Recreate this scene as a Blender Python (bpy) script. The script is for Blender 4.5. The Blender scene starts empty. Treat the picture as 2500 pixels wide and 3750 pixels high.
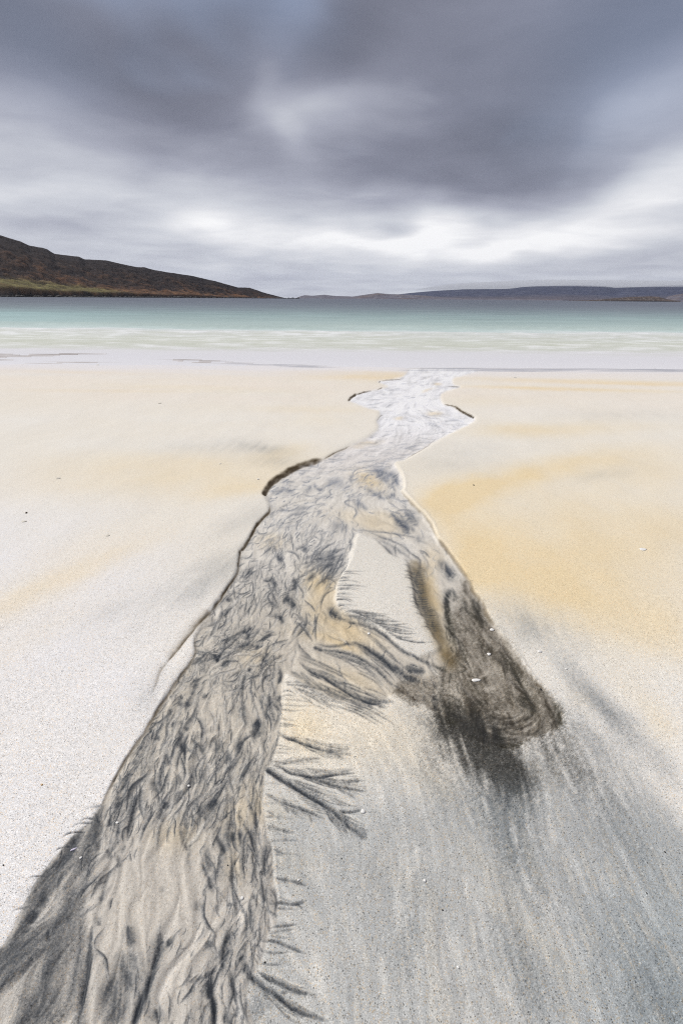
import bpy, bmesh, math
import numpy as np
from mathutils import Vector, Matrix

# ================================================================ camera, sky, sun, exposure
sc = bpy.context.scene
EXPO = 1.5
cam = bpy.data.cameras.new('camera'); cam_o = bpy.data.objects.new('camera', cam); sc.collection.objects.link(cam_o)
cam.sensor_fit = 'VERTICAL'; cam.sensor_height = 36.0; cam.lens = 18.0
cam.clip_start = .05; cam.clip_end = 60000
_pitch = math.atan((1875.0 - 1093.0)/1875.0)
cam_o.matrix_world = Matrix.Translation((0, 0, 1.30)) @ Matrix.Rotation(math.radians(90) - _pitch, 4, 'X') @ Matrix.Rotation(math.radians(0.5), 4, 'Z')
sc.camera = cam_o
sc.view_settings.view_transform = 'Standard'; sc.view_settings.look = 'None'
sc.view_settings.exposure = EXPO; sc.view_settings.gamma = 1.0; sc.view_settings.use_curve_mapping = False
SUN_AZ, SUN_EL = math.radians(-70), math.radians(48)      # from the left, a little ahead
sun = bpy.data.lights.new('sun', 'SUN'); sun.energy = 1.45; sun.angle = math.radians(22); sun.color = (1.0, .965, .92)
sun_o = bpy.data.objects.new('sun', sun); sc.collection.objects.link(sun_o)
_d = Vector((math.sin(SUN_AZ)*math.cos(SUN_EL), math.cos(SUN_AZ)*math.cos(SUN_EL), math.sin(SUN_EL)))
sun_o.rotation_euler = _d.to_track_quat('Z', 'Y').to_euler()

def lin(c): return [((x/255)/12.92 if x/255 <= .04045 else ((x/255 + .055)/1.055)**2.4) for x in c]
def NL(nt):
    def new(t, **k):
        n = nt.nodes.new(t)
        for a, v in k.items():
            if a == 'ins':
                for i, x in v.items():
                    if hasattr(x, 'is_output'): nt.links.new(x, n.inputs[i])
                    else: n.inputs[i].default_value = x
            else: setattr(n, a, v)
        return n
    return new
cy = sc.cycles; cy.use_denoising = False; cy.pixel_filter_type = 'BLACKMAN_HARRIS'; cy.filter_width = 1.1;  cy.max_bounces = 4; cy.diffuse_bounces = 2; cy.glossy_bounces = 2; cy.transmission_bounces = 2; cy.volume_bounces = 1; cy.caustics_reflective = False; cy.caustics_refractive = False
world = bpy.data.worlds.new('World'); sc.world = world; world.use_nodes = True; world.cycles.sampling_method = 'MANUAL'; world.cycles.sample_map_resolution = 512
nt = world.node_tree; nt.nodes.clear(); N = NL(nt)
def M(op, a, b=0.0, c=0.0, clamp=False):
    return N('ShaderNodeMath', operation=op, use_clamp=clamp, ins={0: a, 1: b, 2: c}).outputs[0]
def mapr(x, a, b, c, d):
    return N('ShaderNodeMapRange', interpolation_type='SMOOTHSTEP', ins={0: x, 1: a, 2: b, 3: c, 4: d}).outputs[0]
tc = N('ShaderNodeTexCoord').outputs['Generated']
sep = N('ShaderNodeSeparateXYZ', ins={0: tc})
X, Y, Zd = sep.outputs
el = M('ARCSINE', M('MULTIPLY', Zd, 1.0, clamp=False)); az = M('ARCTAN2', X, Y)
# cloud deck seen in perspective: a flat layer far overhead
zz = M('ADD', M('MAXIMUM', Zd, 0.0), .10)
deck = N('ShaderNodeCombineXYZ', ins={0: M('DIVIDE', X, zz), 1: M('DIVIDE', Y, zz), 2: 0.0}).outputs[0]
def noise(vec, scale, detail, rough, sc3=(1, 1, 1), loc=(0, 0, 0), dist=0.0):
    mp = N('ShaderNodeMapping', ins={0: vec, 'Scale': sc3, 'Location': loc}).outputs[0]
    return N('ShaderNodeTexNoise', noise_dimensions='3D', ins={'Vector': mp, 'Scale': scale, 'Detail': detail, 'Roughness': rough, 'Distortion': dist}).outputs
dn = noise(deck, .55, 4, .5, (1.0, .9, 1), (3.2, 1.7, 0), .6)[0]
dn2 = noise(deck, 1.7, 4, .55, (1.0, 1.15, 1), (7.1, 4.7, 0), .4)[0]
dn3 = noise(N('ShaderNodeCombineXYZ', ins={0: az, 1: el, 2: 0.0}).outputs[0], 1.0, 4, .55, (4.5, 26, 1), (2.1, 5.7, 0), .3)[0]
ang = N('ShaderNodeCombineXYZ', ins={0: az, 1: el, 2: 0.0}).outputs[0]
wv = noise(ang, 3.2, 3, .5, (1, 1.6, 1), (1, 2, 3))[1]
wv = N('ShaderNodeVectorMath', operation='SUBTRACT', ins={0: wv, 1: (.5, .5, .5)}).outputs[0]
wv = N('ShaderNodeVectorMath', operation='MULTIPLY', ins={0: wv, 1: (.20, .10, 0)}).outputs[0]
angw = N('ShaderNodeVectorMath', operation='ADD', ins={0: ang, 1: wv}).outputs[0]
def aim(x, y):                                  # compass direction and elevation of a place in the sky
    dx, dy = x - 1250, y - 1875; r = math.radians(.5)
    u, v = math.cos(r)*dx + math.sin(r)*dy, math.cos(r)*dy - math.sin(r)*dx
    xc, yc = u/1875, -v/1875
    d = Vector((xc, math.cos(_pitch) + yc*math.sin(_pitch), -math.sin(_pitch) + yc*math.cos(_pitch))).normalized()
    return math.atan2(d.x, d.y), math.asin(d.z)
CLOUDS = [  # place, half-size, lift of brightness, tilt
 (480,300,560,170,-.13,8),(700,420,420,110,-.12,14),(150,100,380,130,-.07,0),(900,60,260,80,-.08,0),(1950,520,520,190,-.19,-16),(1330,140,260,110,-.15,-10),(2100,160,460,150,-.12,-20),(1500,580,380,80,-.06,8),(1800,690,330,50,-.10,6),(2200,620,260,80,-.06,0),
 (40,540,380,120,.09,0),(1180,370,190,50,.21,-4),(900,330,60,120,.04,30),(1040,440,110,50,.13,40),(1010,200,190,55,.10,-30),(1480,300,110,140,.08,60),(2400,330,200,90,.10,-30),(2330,430,200,60,.06,-30),(1250,520,300,60,.03,0),
 (1630,800,140,44,.20,-8),(1480,850,360,56,.20,-4),(1700,915,700,40,.07,0),(2100,900,220,30,.10,0),(1750,850,90,20,-.12,0),(1350,900,120,16,-.10,0),(1200,880,420,50,.14,0),(1950,865,380,50,.22,3),(2450,680,200,80,.22,-22),(720,830,90,34,.15,0),(880,920,110,30,.10,0),(250,830,380,70,-.08,4),(1950,770,260,30,-.06,0),(2480,930,300,40,-.10,0),(1150,925,300,22,-.08,0),(1500,812,80,20,-.20,0),
 (650,650,300,60,.02,0),(1100,745,240,36,-.06,0),(1180,30,60,60,.05,60),(500,740,300,40,.04,0),(1900,1010,700,30,-.04,0)]
acc = None
for x, y, rx, ry, v, rot in CLOUDS:
    a, e = aim(x, y); s = math.cos(math.atan((y - 1093)/1875)*.6)
    mp = N('ShaderNodeMapping', vector_type='TEXTURE', ins={0: angw, 'Location': (a, e, 0), 'Rotation': (0, 0, math.radians(-rot)), 'Scale': (rx/2000*s*1.1, ry/2000*s*1.1, 1)}).outputs[0]
    dd = N('ShaderNodeVectorMath', operation='DOT_PRODUCT', ins={0: mp, 1: mp}).outputs['Value']
    g = M('MULTIPLY', M('EXPONENT', M('MULTIPLY', dd, -1.0)), v)
    acc = g if acc is None else M('ADD', acc, g)
ramp = N('ShaderNodeValToRGB', ins={0: M('MULTIPLY', el, 1/.75, clamp=True)})
cr = ramp.color_ramp; cr.interpolation = 'EASE'
for i, (p, v) in enumerate([(0, .73), (.07, .76), (.17, .74), (.30, .58), (.46, .42), (.68, .29), (1, .20)]):
    e = cr.elements[i] if i < 2 else cr.elements.new(p)
    e.position = p; e.color = (v, v, v, 1)
b = M('ADD', ramp.outputs[0], acc)
b = M('ADD', b, M('MULTIPLY', M('SUBTRACT', dn, .5), .34)); b = M('ADD', b, M('MULTIPLY', M('SUBTRACT', dn2, .5), .22)); b = M('ADD', b, M('MULTIPLY', M('SUBTRACT', dn3, .5), mapr(el, .02, .36, .22, .07)))
b = M('MULTIPLY', b, 1.0, clamp=True)
cc = N('ShaderNodeValToRGB', ins={0: b}); cr = cc.color_ramp; cr.interpolation = 'LINEAR'
for i, (p, c) in enumerate([(0, (88, 93, 105)), (.22, (108, 111, 126)), (.40, (132, 135, 151)), (.58, (168, 171, 185)), (.76, (206, 209, 217)), (.9, (232, 233, 237)), (1, (254, 254, 255))]):
    e = cr.elements[i] if i < 2 else cr.elements.new(p)
    e.position = p; e.color = (*lin(c), 1)
sky = N('ShaderNodeTexSky', sky_type='NISHITA', sun_disc=False, sun_elevation=SUN_EL, sun_rotation=SUN_AZ)
SKY_STR = .1
cloud = N('ShaderNodeVectorMath', operation='SCALE', ins={0: cc.outputs[0], 'Scale': 2**-EXPO/SKY_STR}).outputs[0]
cover = mapr(noise(deck, .8, 3, .5, (1, .6, 1), (11, 3, 0))[0], .62, .80, 1.0, .86)
thin = None
for x, y, rx, ry, v in [(2480,60,420,220,.09),(1130,20,110,90,.12),(2300,420,260,120,.05),(80,120,200,160,.04)]:   # thinner cloud, blue showing through
    a, e = aim(x, y)
    mp = N('ShaderNodeMapping', vector_type='TEXTURE', ins={0: angw, 'Location': (a, e, 0), 'Scale': (rx/2000, ry/2000, 1)}).outputs[0]
    g = M('MULTIPLY', M('EXPONENT', M('MULTIPLY', N('ShaderNodeVectorMath', operation='DOT_PRODUCT', ins={0: mp, 1: mp}).outputs['Value'], -1.0)), v)
    thin = g if thin is None else M('ADD', thin, g)
cover = M('SUBTRACT', cover, thin, clamp=True)
mx = N('ShaderNodeMix', data_type='RGBA', ins={0: cover, 6: sky.outputs[0], 7: cloud}).outputs[2]
bg = N('ShaderNodeBackground', ins={0: mx, 1: SKY_STR})
# thin layered bands low in the sky are part of the deck pattern above
nt.links.new(bg.outputs[0], N('ShaderNodeOutputWorld').inputs[0])

# ---------------------------------------------------------------- sand plan (numpy)
F_PX, CXP, CYP, HOR, CAM_H, ROLL = 1875.0, 1250.0, 1875.0, 1093.0, 1.30, math.radians(0.5)
PITCH = math.atan((CYP - HOR) / F_PX)
def unroll(x, y):
    dx, dy = x - CXP, y - CYP
    return (math.cos(ROLL)*dx + math.sin(ROLL)*dy + CXP, math.cos(ROLL)*dy - math.sin(ROLL)*dx + CYP)
def ground(u, v):
    xc = (u - CXP)/F_PX; yc = -(v - CYP)/F_PX
    t = CAM_H/(math.sin(PITCH) - yc*math.cos(PITCH))
    return t*xc, t*(math.cos(PITCH) + yc*math.sin(PITCH))
def gpt(x, y):
    return ground(*unroll(x, y))

rng = np.random.default_rng(7)
PERM = np.concatenate([rng.permutation(512)]*2).astype(np.int32)
GA = rng.uniform(0, 2*np.pi, 512)
GX, GY = np.cos(GA).astype(np.float32), np.sin(GA).astype(np.float32)
def perlin(x, y):
    xi = np.floor(x).astype(np.int32); yi = np.floor(y).astype(np.int32)
    xf = (x - xi).astype(np.float32); yf = (y - yi).astype(np.float32)
    xi &= 511; yi &= 511
    x1 = (xi + 1) & 511; y1 = (yi + 1) & 511
    sx = xf*xf*xf*(xf*(xf*6 - 15) + 10); sy = yf*yf*yf*(yf*(yf*6 - 15) + 10)
    def g(a, b, fx, fy):
        h = PERM[PERM[a] + b]
        return GX[h]*fx + GY[h]*fy
    n0 = g(xi, yi, xf, yf)*(1 - sx) + g(x1, yi, xf - 1, yf)*sx
    n1 = g(xi, y1, xf, yf - 1)*(1 - sx) + g(x1, y1, xf - 1, yf - 1)*sx
    return (n0*(1 - sy) + n1*sy)*1.5
def fbm(x, y, o=3, gain=.5):
    s = 0; a = 1; n = 0
    for k in range(o):
        s = s + a*perlin(x*2**k + 17.3*k, y*2**k + 9.1*k); n += a; a *= gain
    return s/n
def sst(a, b, x):
    t = np.clip((x - a)/(b - a), 0, 1)
    return t*t*(3 - 2*t)

US, VS = 3.3, 3.0
U1 = np.arange(-900, 3400, US); V1 = np.arange(1262, 3900, VS)
NU, NV = len(U1), len(V1)
U, V = np.meshgrid(U1, V1)
U = U.astype(np.float32); V = V.astype(np.float32)
GXM, GYM = ground(U, V)                       # metres on the beach
GXM = GXM.astype(np.float32); GYM = GYM.astype(np.float32)
SC = (V - HOR)/1500.0                          # apparent scale of a patch of sand with distance
# small natural wobble of every traced outline
nA = fbm(GXM*14, GYM*10, 3); nB = fbm(GXM*14 + 40, GYM*10 + 7, 3)
nC = fbm(GXM*5 + 3, GYM*3.5, 2); nD = fbm(GXM*5 + 60, GYM*3.5 + 20, 2)
WU = U + (nA*9 + nC*10)*np.clip(SC*1.2, .05, 1.3); WV = V + (nB*8 + nD*8)*np.clip(SC*1.2, .04, 1.3)

def P(pts):
    return np.array([unroll(*p) for p in pts])
def smooth(p, n=6):
    p = np.asarray(p, float)
    if len(p) < 3: return p
    q = np.vstack([2*p[0] - p[1], p, 2*p[-1] - p[-2]]); out = []
    for i in range(1, len(q) - 2):
        a, b, c, d = q[i-1], q[i], q[i+1], q[i+2]
        for k in range(n):
            t = k/n
            out.append(.5*((2*b) + (c - a)*t + (2*a - 5*b + 4*c - d)*t*t + (3*b - a - 3*c + d)*t**3))
    out.append(p[-1]); return np.array(out)
def window(p, pad):
    i0 = max(0, int((p[:, 1].min() - pad - V1[0])/VS)); i1 = min(NV, int((p[:, 1].max() + pad - V1[0])/VS) + 2)
    j0 = max(0, int((p[:, 0].min() - pad - U1[0])/US)); j1 = min(NU, int((p[:, 0].max() + pad - U1[0])/US) + 2)
    return slice(i0, max(i0, i1)), slice(j0, max(j0, j1))
def pdist(p, su, sv):
    """distance, parameter 0..1 and side of the nearest point of a line"""
    best = np.full(su.shape, 1e18, np.float32); par = np.zeros(su.shape, np.float32); side = np.zeros(su.shape, np.float32)
    L = np.concatenate([[0], np.cumsum(np.hypot(*(np.diff(p, axis=0).T)))]); T = max(L[-1], 1e-6)
    for k in range(len(p) - 1):
        a, b = p[k], p[k+1]; dx, dy = b - a; l2 = dx*dx + dy*dy
        if l2 < 1e-9: continue
        t = np.clip(((su - a[0])*dx + (sv - a[1])*dy)/l2, 0, 1)
        ex = su - a[0] - t*dx; ey = sv - a[1] - t*dy
        d = ex*ex + ey*ey; m = d < best
        best[m] = d[m]; par[m] = ((L[k] + t*math.sqrt(l2))/T)[m]; side[m] = np.sign(ex*dy - ey*dx)[m]
    return np.sqrt(best), par, side
def poly(pts, soft=6, warp=1.0, sm=4):
    """soft-edged filled outline, 0..1"""
    p = P(pts); p = smooth(np.vstack([p, p[:1]]), sm); pad = soft*2 + 40
    ws = window(p, pad); out = np.zeros((NV, NU), np.float32)
    su = U[ws] + (WU[ws] - U[ws])*warp; sv = V[ws] + (WV[ws] - V[ws])*warp
    if su.size == 0: return out
    inside = np.zeros(su.shape, bool); best = np.full(su.shape, 1e18, np.float32)
    for k in range(len(p) - 1):
        a, b = p[k], p[k+1]; dx, dy = b - a; l2 = dx*dx + dy*dy
        if l2 < 1e-9: continue
        t = np.clip(((su - a[0])*dx + (sv - a[1])*dy)/l2, 0, 1)
        best = np.minimum(best, (su - a[0] - t*dx)**2 + (sv - a[1] - t*dy)**2)
        if abs(dy) > 1e-9:
            c = ((a[1] > sv) != (b[1] > sv)) & (su < dx*(sv - a[1])/dy + a[0]); inside ^= c
    d = np.sqrt(best); sd = np.where(inside, d, -d)
    out[ws] = sst(-soft, soft, sd); return out
def stroke(A, pts, w, val=1.0, taper=(.25, .25), sides=(1, 1), warp=.7, mode='max', pw=2.0):
    """a streak laid along a line; sides = width factor right / left of its run"""
    p = smooth(P(pts), 5); ww = w*max(sides); ws = window(p, ww*2.6 + 10)
    su = U[ws] + (WU[ws] - U[ws])*warp; sv = V[ws] + (WV[ws] - V[ws])*warp
    if su.size == 0: return
    d, t, s = pdist(p, su, sv)
    tp = np.ones_like(t)
    if taper[0] > 0: tp = tp*np.clip(t/taper[0], .0, 1)**.6
    if taper[1] > 0: tp = tp*np.clip((1 - t)/taper[1], .0, 1)**.6
    wl = w*np.where(s > 0, sides[0], sides[1])*(.25 + .75*tp)
    v = val*np.exp(-(d/wl)**pw)*(.15 + .85*tp)
    if mode == 'max': A[ws] = np.maximum(A[ws], v)
    elif mode == 'add': A[ws] += v
    else: A[ws] *= (1 - v)
def blob(A, x, y, rx, ry, val=1.0, rot=0.0, mode='add', warp=1.5, pw=2.0):
    c = unroll(x, y); r = max(rx, ry)
    ws = window(np.array([c]), r*2.4)
    su = U[ws] + (WU[ws] - U[ws])*warp - c[0]; sv = V[ws] + (WV[ws] - V[ws])*warp - c[1]
    if su.size == 0: return
    a = math.radians(rot); p = (su*math.cos(a) + sv*math.sin(a))/rx; q = (-su*math.sin(a) + sv*math.cos(a))/ry
    v = val*np.exp(-(p*p + q*q)**(pw/2))
    if mode == 'add': A[ws] += v
    elif mode == 'max': A[ws] = np.maximum(A[ws], v)
    else: A[ws] *= (1 - v)
def lookup(A, u, v):
    j = np.clip(((u - U1[0])/US + .5).astype(np.int32), 0, NU - 1); i = np.clip(((v - V1[0])/VS + .5).astype(np.int32), 0, NV - 1)
    return A[i, j]

# ---- how the water ran: arrows, spread over the sand
ARR = [(1600,1400,-.6,.4),(1450,1450,-1,.12),(1500,1500,1,.22),(1650,1520,1,.25),(1550,1600,-1,.25),(1350,1650,-1,.32),(1200,1700,-1,.45),(1350,1740,-.8,.4),
(1450,1760,.6,1),(1480,1800,.4,1),(1420,1880,1,.2),(1300,1890,.6,.5),(1500,1920,.9,.4),(1600,2020,.6,1),(1700,2150,.5,1),(1800,2300,.5,1),(1900,2450,.5,1),(2000,2600,.2,1),
(1100,1800,-.9,.4),(1000,1850,-.7,.7),(1150,1950,-.5,.7),(1050,2050,-.3,1),(1200,2060,-.9,.5),(950,2150,-.4,1),(850,2250,-.6,.8),(900,2350,-.7,.6),(1000,2300,-.5,.9),
(1150,2250,.3,1),(1200,2300,.8,.5),(1400,2400,.8,.6),(1200,2450,.8,.45),(1100,2550,1,.15),(750,2420,-.7,.6),(650,2480,-.7,.7),(800,2550,-.2,1),(950,2500,-.1,1),
(1000,2600,0,1),(600,2600,-.6,.8),(700,2750,-.3,1),(850,2700,-.1,1),(500,2750,-.5,.8),(450,2900,-.45,.9),(600,2900,-.25,1),(750,2900,-.2,1),(850,2900,-.15,1),
(930,2950,.1,1),(800,3100,-.1,1),(900,3200,.05,1),(400,3100,-.2,1),(250,3200,-.6,.8),(150,3400,-.6,.8),(100,3650,-.5,.85),(300,3400,-.05,1),(450,3400,0,1),
(600,3500,-.3,1),(750,3500,-.4,1),(850,3400,-.4,.9),(850,3650,.1,1),(1000,3600,.8,.6),(1100,2900,.9,.5),(1050,3300,.5,.6),(1300,3200,.02,1),(1300,3600,0,1),
(1700,3000,.4,1),(2100,3200,.5,1),(2400,3500,.5,1),(1800,2750,.42,1),(1600,2700,.35,1),(1500,2300,.4,1),(2200,2600,.6,1),(500,2200,-1,.6),(200,2600,-1,.6),
(300,1800,-1,.12),(800,1900,-.9,.4),(2100,1900,-1,.12),(2400,2300,.9,.35),(1400,2850,.15,1),(2450,2900,.5,1)]
gs = 14
ui, vi = U[::gs, ::gs], V[::gs, ::gs]
fu = np.zeros(ui.shape); fv = np.zeros(ui.shape)
for x, y, a, b in ARR:
    x, y = unroll(x, y); l = math.hypot(a, b)
    w = 1/(((ui - x)**2 + (vi - y)**2*1.4) + 900)**1.6
    fu += w*a/l; fv += w*b/l
fu = np.repeat(np.repeat(fu, gs, 0), gs, 1)[:NV, :NU]; fv = np.repeat(np.repeat(fv, gs, 0), gs, 1)[:NV, :NU]
def boxblur(A, r, n=2):
    for _ in range(n):
        for ax in (0, 1):
            c = np.cumsum(np.pad(A, [(r + 1, r) if k == ax else (0, 0) for k in (0, 1)], mode='edge'), axis=ax)
            A = (np.take(c, range(2*r + 1, c.shape[ax]), ax) - np.take(c, range(0, c.shape[ax] - 2*r - 1), ax))/(2*r + 1)
    return A
fl = np.hypot(fu, fv) + 1e-12; fu = boxblur(fu/fl, 8); fv = boxblur(fv/fl, 8)
fl = np.hypot(fu, fv) + 1e-6; fu /= fl; fv /= fl
def turned(amp, k, seed):
    a = amp*(1 - .5*sst(2550, 3050, V))*fbm(GXM*k + seed, GYM*k*.7 + seed*.3, 2)
    return (fu*np.cos(a) - fv*np.sin(a)).astype(np.float32), (fu*np.sin(a) + fv*np.cos(a)).astype(np.float32)
def lic(N, du, dv, steps, length):
    """noise smeared along the run of the water"""
    acc = N.copy(); n = 1.0
    st = (length/steps)*np.clip(SC, .03, 2)
    for sg in (1, -1):
        pu, pv = U.copy(), V.copy()
        for k in range(steps):
            a = lookup(du, pu, pv); b = lookup(dv, pu, pv)
            pu += sg*st*a; pv += sg*st*b
            w = 1 - (k + 1)/(steps + 1)
            acc += w*lookup(N, pu, pv)
            n += w
    return acc/n
def norm(A):
    return ((A - A.mean())/A.std()).astype(np.float32)
white = rng.normal(size=(NV, NU)).astype(np.float32)
tu, tv = turned(1.5, 6.5, 3.0)
tu2, tv2 = turned(2.6, 13.0, 11.0)
L_hair = norm(lic(boxblur(white, 1, 1), tu, tv, 14, 70))                 # fine hair lines
L_wisp = norm(lic(norm(fbm(GXM*30, GYM*30, 2)), tu2, tv2, 14, 120))    # swirling wisps
L_wide = norm(lic(norm(fbm(GXM*16 + 5, GYM*16, 2)), tu, tv, 14, 210))    # broad smears
su_, sv_ = turned(.45, 3.0, 5.0)
L_str = norm(norm(lic(norm(fbm(GXM*17 + 9, GYM*13, 3, .65)), su_, sv_, 18, 150)) + .55*norm(fbm(GXM*7 + 2, GYM*4, 3)))   # soft streaks of the lower beach
L_strf = norm(lic(boxblur(white[::-1], 1, 1), su_, sv_, 14, 90))
L_fine = norm(lic(norm(fbm(GXM*55 + 31, GYM*55, 2)), tu2, tv2, 12, 75))   # the smallest wisps
L_sht = norm(lic(norm(fbm(GXM*38 + 51, GYM*30, 3, .65)), su_, sv_, 10, 62))   # short brushed streaks
# ---------------------------------------------------------------- what lies where on the beach
LEFT = [(1498,1340),(1475,1373),(1440,1382),(1392,1390),(1388,1398),(1420,1413),(1381,1425),(1330,1436),(1300,1446),(1277,1463),(1300,1475),(1350,1494),(1390,1507),
(1381,1540),(1384,1570),(1340,1603),(1280,1628),(1200,1672),(1160,1683),(1100,1702),(1040,1730),(985,1772),(967,1800),(972,1815),(985,1845),(982,1875),(945,1910),
(922,1950),(900,1985),(880,2012),(870,2080),(850,2125),(810,2180),(765,2240),(735,2290),(715,2330),(712,2390),(680,2440),(640,2495),(612,2540),(590,2580),(550,2645),
(505,2710),(470,2770),(430,2830),(395,2890),(372,2950),(320,3020),(260,3070),(190,3150),(130,3250),(90,3320),(50,3400),(10,3470),(-60,3560)]
BARB = [(900,3950),(905,3650),(940,3550),(960,3500),(985,3420),(1010,3370),(1020,3290),(1005,3200),(1000,3120),(980,3060),(970,3000),(962,2950),(965,2880),(972,2815),
(995,2790),(1005,2750),(1020,2670),(1030,2600),(1040,2540),(1042,2490)]
RIGHT = [(1745,1345),(1700,1368),(1660,1380),(1660,1405),(1682,1416),(1615,1440),(1620,1478),(1650,1488),(1690,1510),(1738,1527),(1720,1550),(1660,1580),(1600,1610),(1550,1640),
(1480,1680),(1445,1692),(1465,1730),(1476,1780),(1470,1795),(1510,1845),(1560,1895),(1590,1940),(1601,1965),(1640,2010),(1680,2070),(1703,2105),(1740,2170),(1780,2230),
(1812,2285),(1860,2350),(1910,2430),(1960,2495),(1990,2530),(2025,2570),(2045,2620)]
BARA = [(1308,1950),(1300,1985),(1277,2050),(1255,2105),(1236,2140),(1232,2205),(1270,2240),(1345,2280),(1400,2312),(1480,2380),(1540,2400),(1610,2370),(1590,2330),(1560,2280),
(1530,2220),(1515,2160),(1500,2090),(1485,2045),(1440,2030),(1385,1975),(1340,1955)]
FANB = [(1060,2465),(1200,2545),(1345,2592),(1380,2575),(1450,2535),(1500,2545),(1590,2600),(1650,2640),(1760,2720),(1850,2720),(1950,2700),(2030,2670)]
wet_poly = poly(LEFT + [(-60,3950)] + BARB + FANB + RIGHT[::-1], soft=7, warp=.8)
bar = poly(BARA, soft=10, warp=.8)
wet = np.clip(wet_poly*(1 - bar), 0, 1)
far = sst(1800, 1480, V)                      # the seaward, water-filmed reach of the runnel
def col(r, g, b): return np.array([r, g, b], np.float32)/255
def mix(C, c, m): return C*(1 - m[..., None]) + c*m[..., None]

n1 = fbm(GXM*1.1, GYM*.8, 3); n2 = fbm(GXM*3.0 + 8, GYM*2.2, 3); n3 = fbm(GXM*.35 + 2, GYM*1.3 + 5, 3)
pat = fbm(GXM*6.5 + 21, GYM*5.0 + 4, 3)
grw = sst(1800, 2500, V)
wn = (.7*white + .55*norm(boxblur(white[:, ::-1], 1, 1)))
def gr_(A, k): return k*wn*grw*np.sqrt(np.clip(A*(1 - A), 0, 1))*2   # dark and pale grains mixed, not a smooth tint
# --- dry / damp sand outside the runnel
C = np.empty((NV, NU, 3), np.float32); C[:] = col(231, 226, 215)
m = np.clip(.3 + .5*n1 + .35*n3, 0, 1); C = mix(C, col(234, 232, 226), m); C = mix(C, col(232, 222, 209), np.clip(sst(1560, 1400, V)*(.4 + .6*n3), 0, .6))
C = mix(C, col(234, 233, 233), np.clip(sst(1800, 2350, V + .25*(1000 - U))*sst(1000, 400, U)*(.85 + .3*n2), 0, 1)); C = mix(C, col(233, 232, 229), np.clip(sst(2200, 2600, V)*sst(1800, 2200, U)*.5, 0, 1))
O = np.zeros((NV, NU), np.float32)            # golden shell sand
for b in [(700,1745,620,70,.42,-3),(500,1690,500,40,.15,0),(60,2200,330,60,.40,-26),(350,2060,300,45,.30,-24),(120,2330,300,50,.12,-28),(1330,1368,230,20,.75,1),(1420,1362,90,20,.35,0),(1040,1655,95,26,.35,-12),
 (900,1790,200,30,.35,-8),(150,1352,480,9,.38,1),(700,1420,300,9,.22,1),(450,1432,420,6,.2,0),(1150,1500,230,14,.22,0),(1180,1540,100,22,.18,0),(300,1990,260,40,.15,-20),
 (1670,1820,150,60,.85,-8),(1640,1880,70,90,.4,20),(1850,1760,230,42,.62,-14),(2150,1690,260,45,.42,-10),(2380,1720,240,60,.30,-8),(1750,2010,120,110,.62,0),(1950,2090,260,140,.55,8),
 (2250,2050,350,190,.40,0),(2050,1900,420,150,.34,0),(1740,2080,90,80,.5,0),(2150,2230,330,100,.50,14),(2380,2300,250,130,.36,20),(2450,1950,240,200,.22,0),(2020,1575,310,26,.42,-2),
 (1880,1572,120,20,.2,0),(2150,1392,450,9,.55,1),(2150,1426,400,7,.45,1),(1950,1420,200,8,.3,1),(2350,1405,250,6,.3,1),(1760,1470,200,20,.16,0),(2350,2560,160,60,.25,40),(2420,2660,80,60,.2,40),
 (2130,2560,60,40,.15,30),(1500,3250,200,40,.1,35),(1750,3150,150,26,.34,40),(1900,3380,240,40,.24,42),(2050,3540,160,70,.15,40),(1330,2700,300,150,.30,0),(1100,2660,90,110,.45,0),
 (1020,2980,60,60,.35,0),(1060,3150,90,60,.25,0),(1600,2870,120,50,.2,40),(560,3080,120,160,.2,0)]:
    x, y, rx, ry, v, rot = b; blob(O, x, y, rx, ry, v, rot)
O = np.clip(O*(1 + .35*n2 + .10*n3), 0, 1)
C = mix(C, col(232, 199, 134), O*.50)
G = np.zeros((NV, NU), np.float32)            # grey sand, thin veils of dark grains
for b in [(960,1640,110,22,.28,8),(1000,1690,90,20,.25,0),(780,1640,260,26,.12,0),(880,2060,220,60,.24,-30),(700,2160,230,55,.20,-30),(760,2060,120,30,.2,-25),(900,1900,130,40,.2,-25),(430,2230,160,40,.14,-24),
 (560,2560,70,110,.18,30),(1930,2270,150,70,.24,15),(2050,2360,170,60,.22,30),(1880,2330,70,60,.2,40),(2080,2480,130,36,.30,45),(2200,2560,170,36,.3,45),(1960,2300,60,30,.2,40),
 (2250,2640,160,40,.38,45),(2400,2780,160,40,.32,45),(2100,2640,170,46,.36,45),(2250,2780,180,60,.34,45),(1720,1650,120,40,.10,0),(1640,1700,150,40,.14,0),(2300,1520,250,20,.10,0),
 (1560,2360,90,40,.35,-20),(1440,2040,60,26,.35,35),(2200,1740,120,24,.14,-10)]:
    x, y, rx, ry, v, rot = b; blob(G, x, y, rx, ry, v, rot)
shelf = poly([(960,2620),(1100,2600),(1345,2592),(1450,2535),(1590,2600),(1760,2720),(2030,2670),(2070,2660),(2230,2790),(2420,2960),(2560,3100),(2850,3300),(3600,3600),(3600,4000),(880,4000),(900,3650),(960,3500),(1000,3150),(965,2900)], soft=60, warp=2)
sh_v = shelf*np.clip(.15 + .25*sst(2600, 3100, V) + .10*sst(1500, 2300, U) + .085*L_sht*sst(2500, 2900, V) + .015*L_strf + .07*L_str*sst(2600, 3000, V) + .06*nA + .17*pat + .08*nC + .08*n2 - .22*sst(3200, 2600, V)*sst(1600, 1300, U), 0, 1)
G = np.clip(G*(1 + .22*L_str + .25*n2), 0, 1)
G = np.clip(G*.7 + sh_v, 0, 1)
G = np.clip(G + gr_(G, .12), 0, 1)
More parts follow.
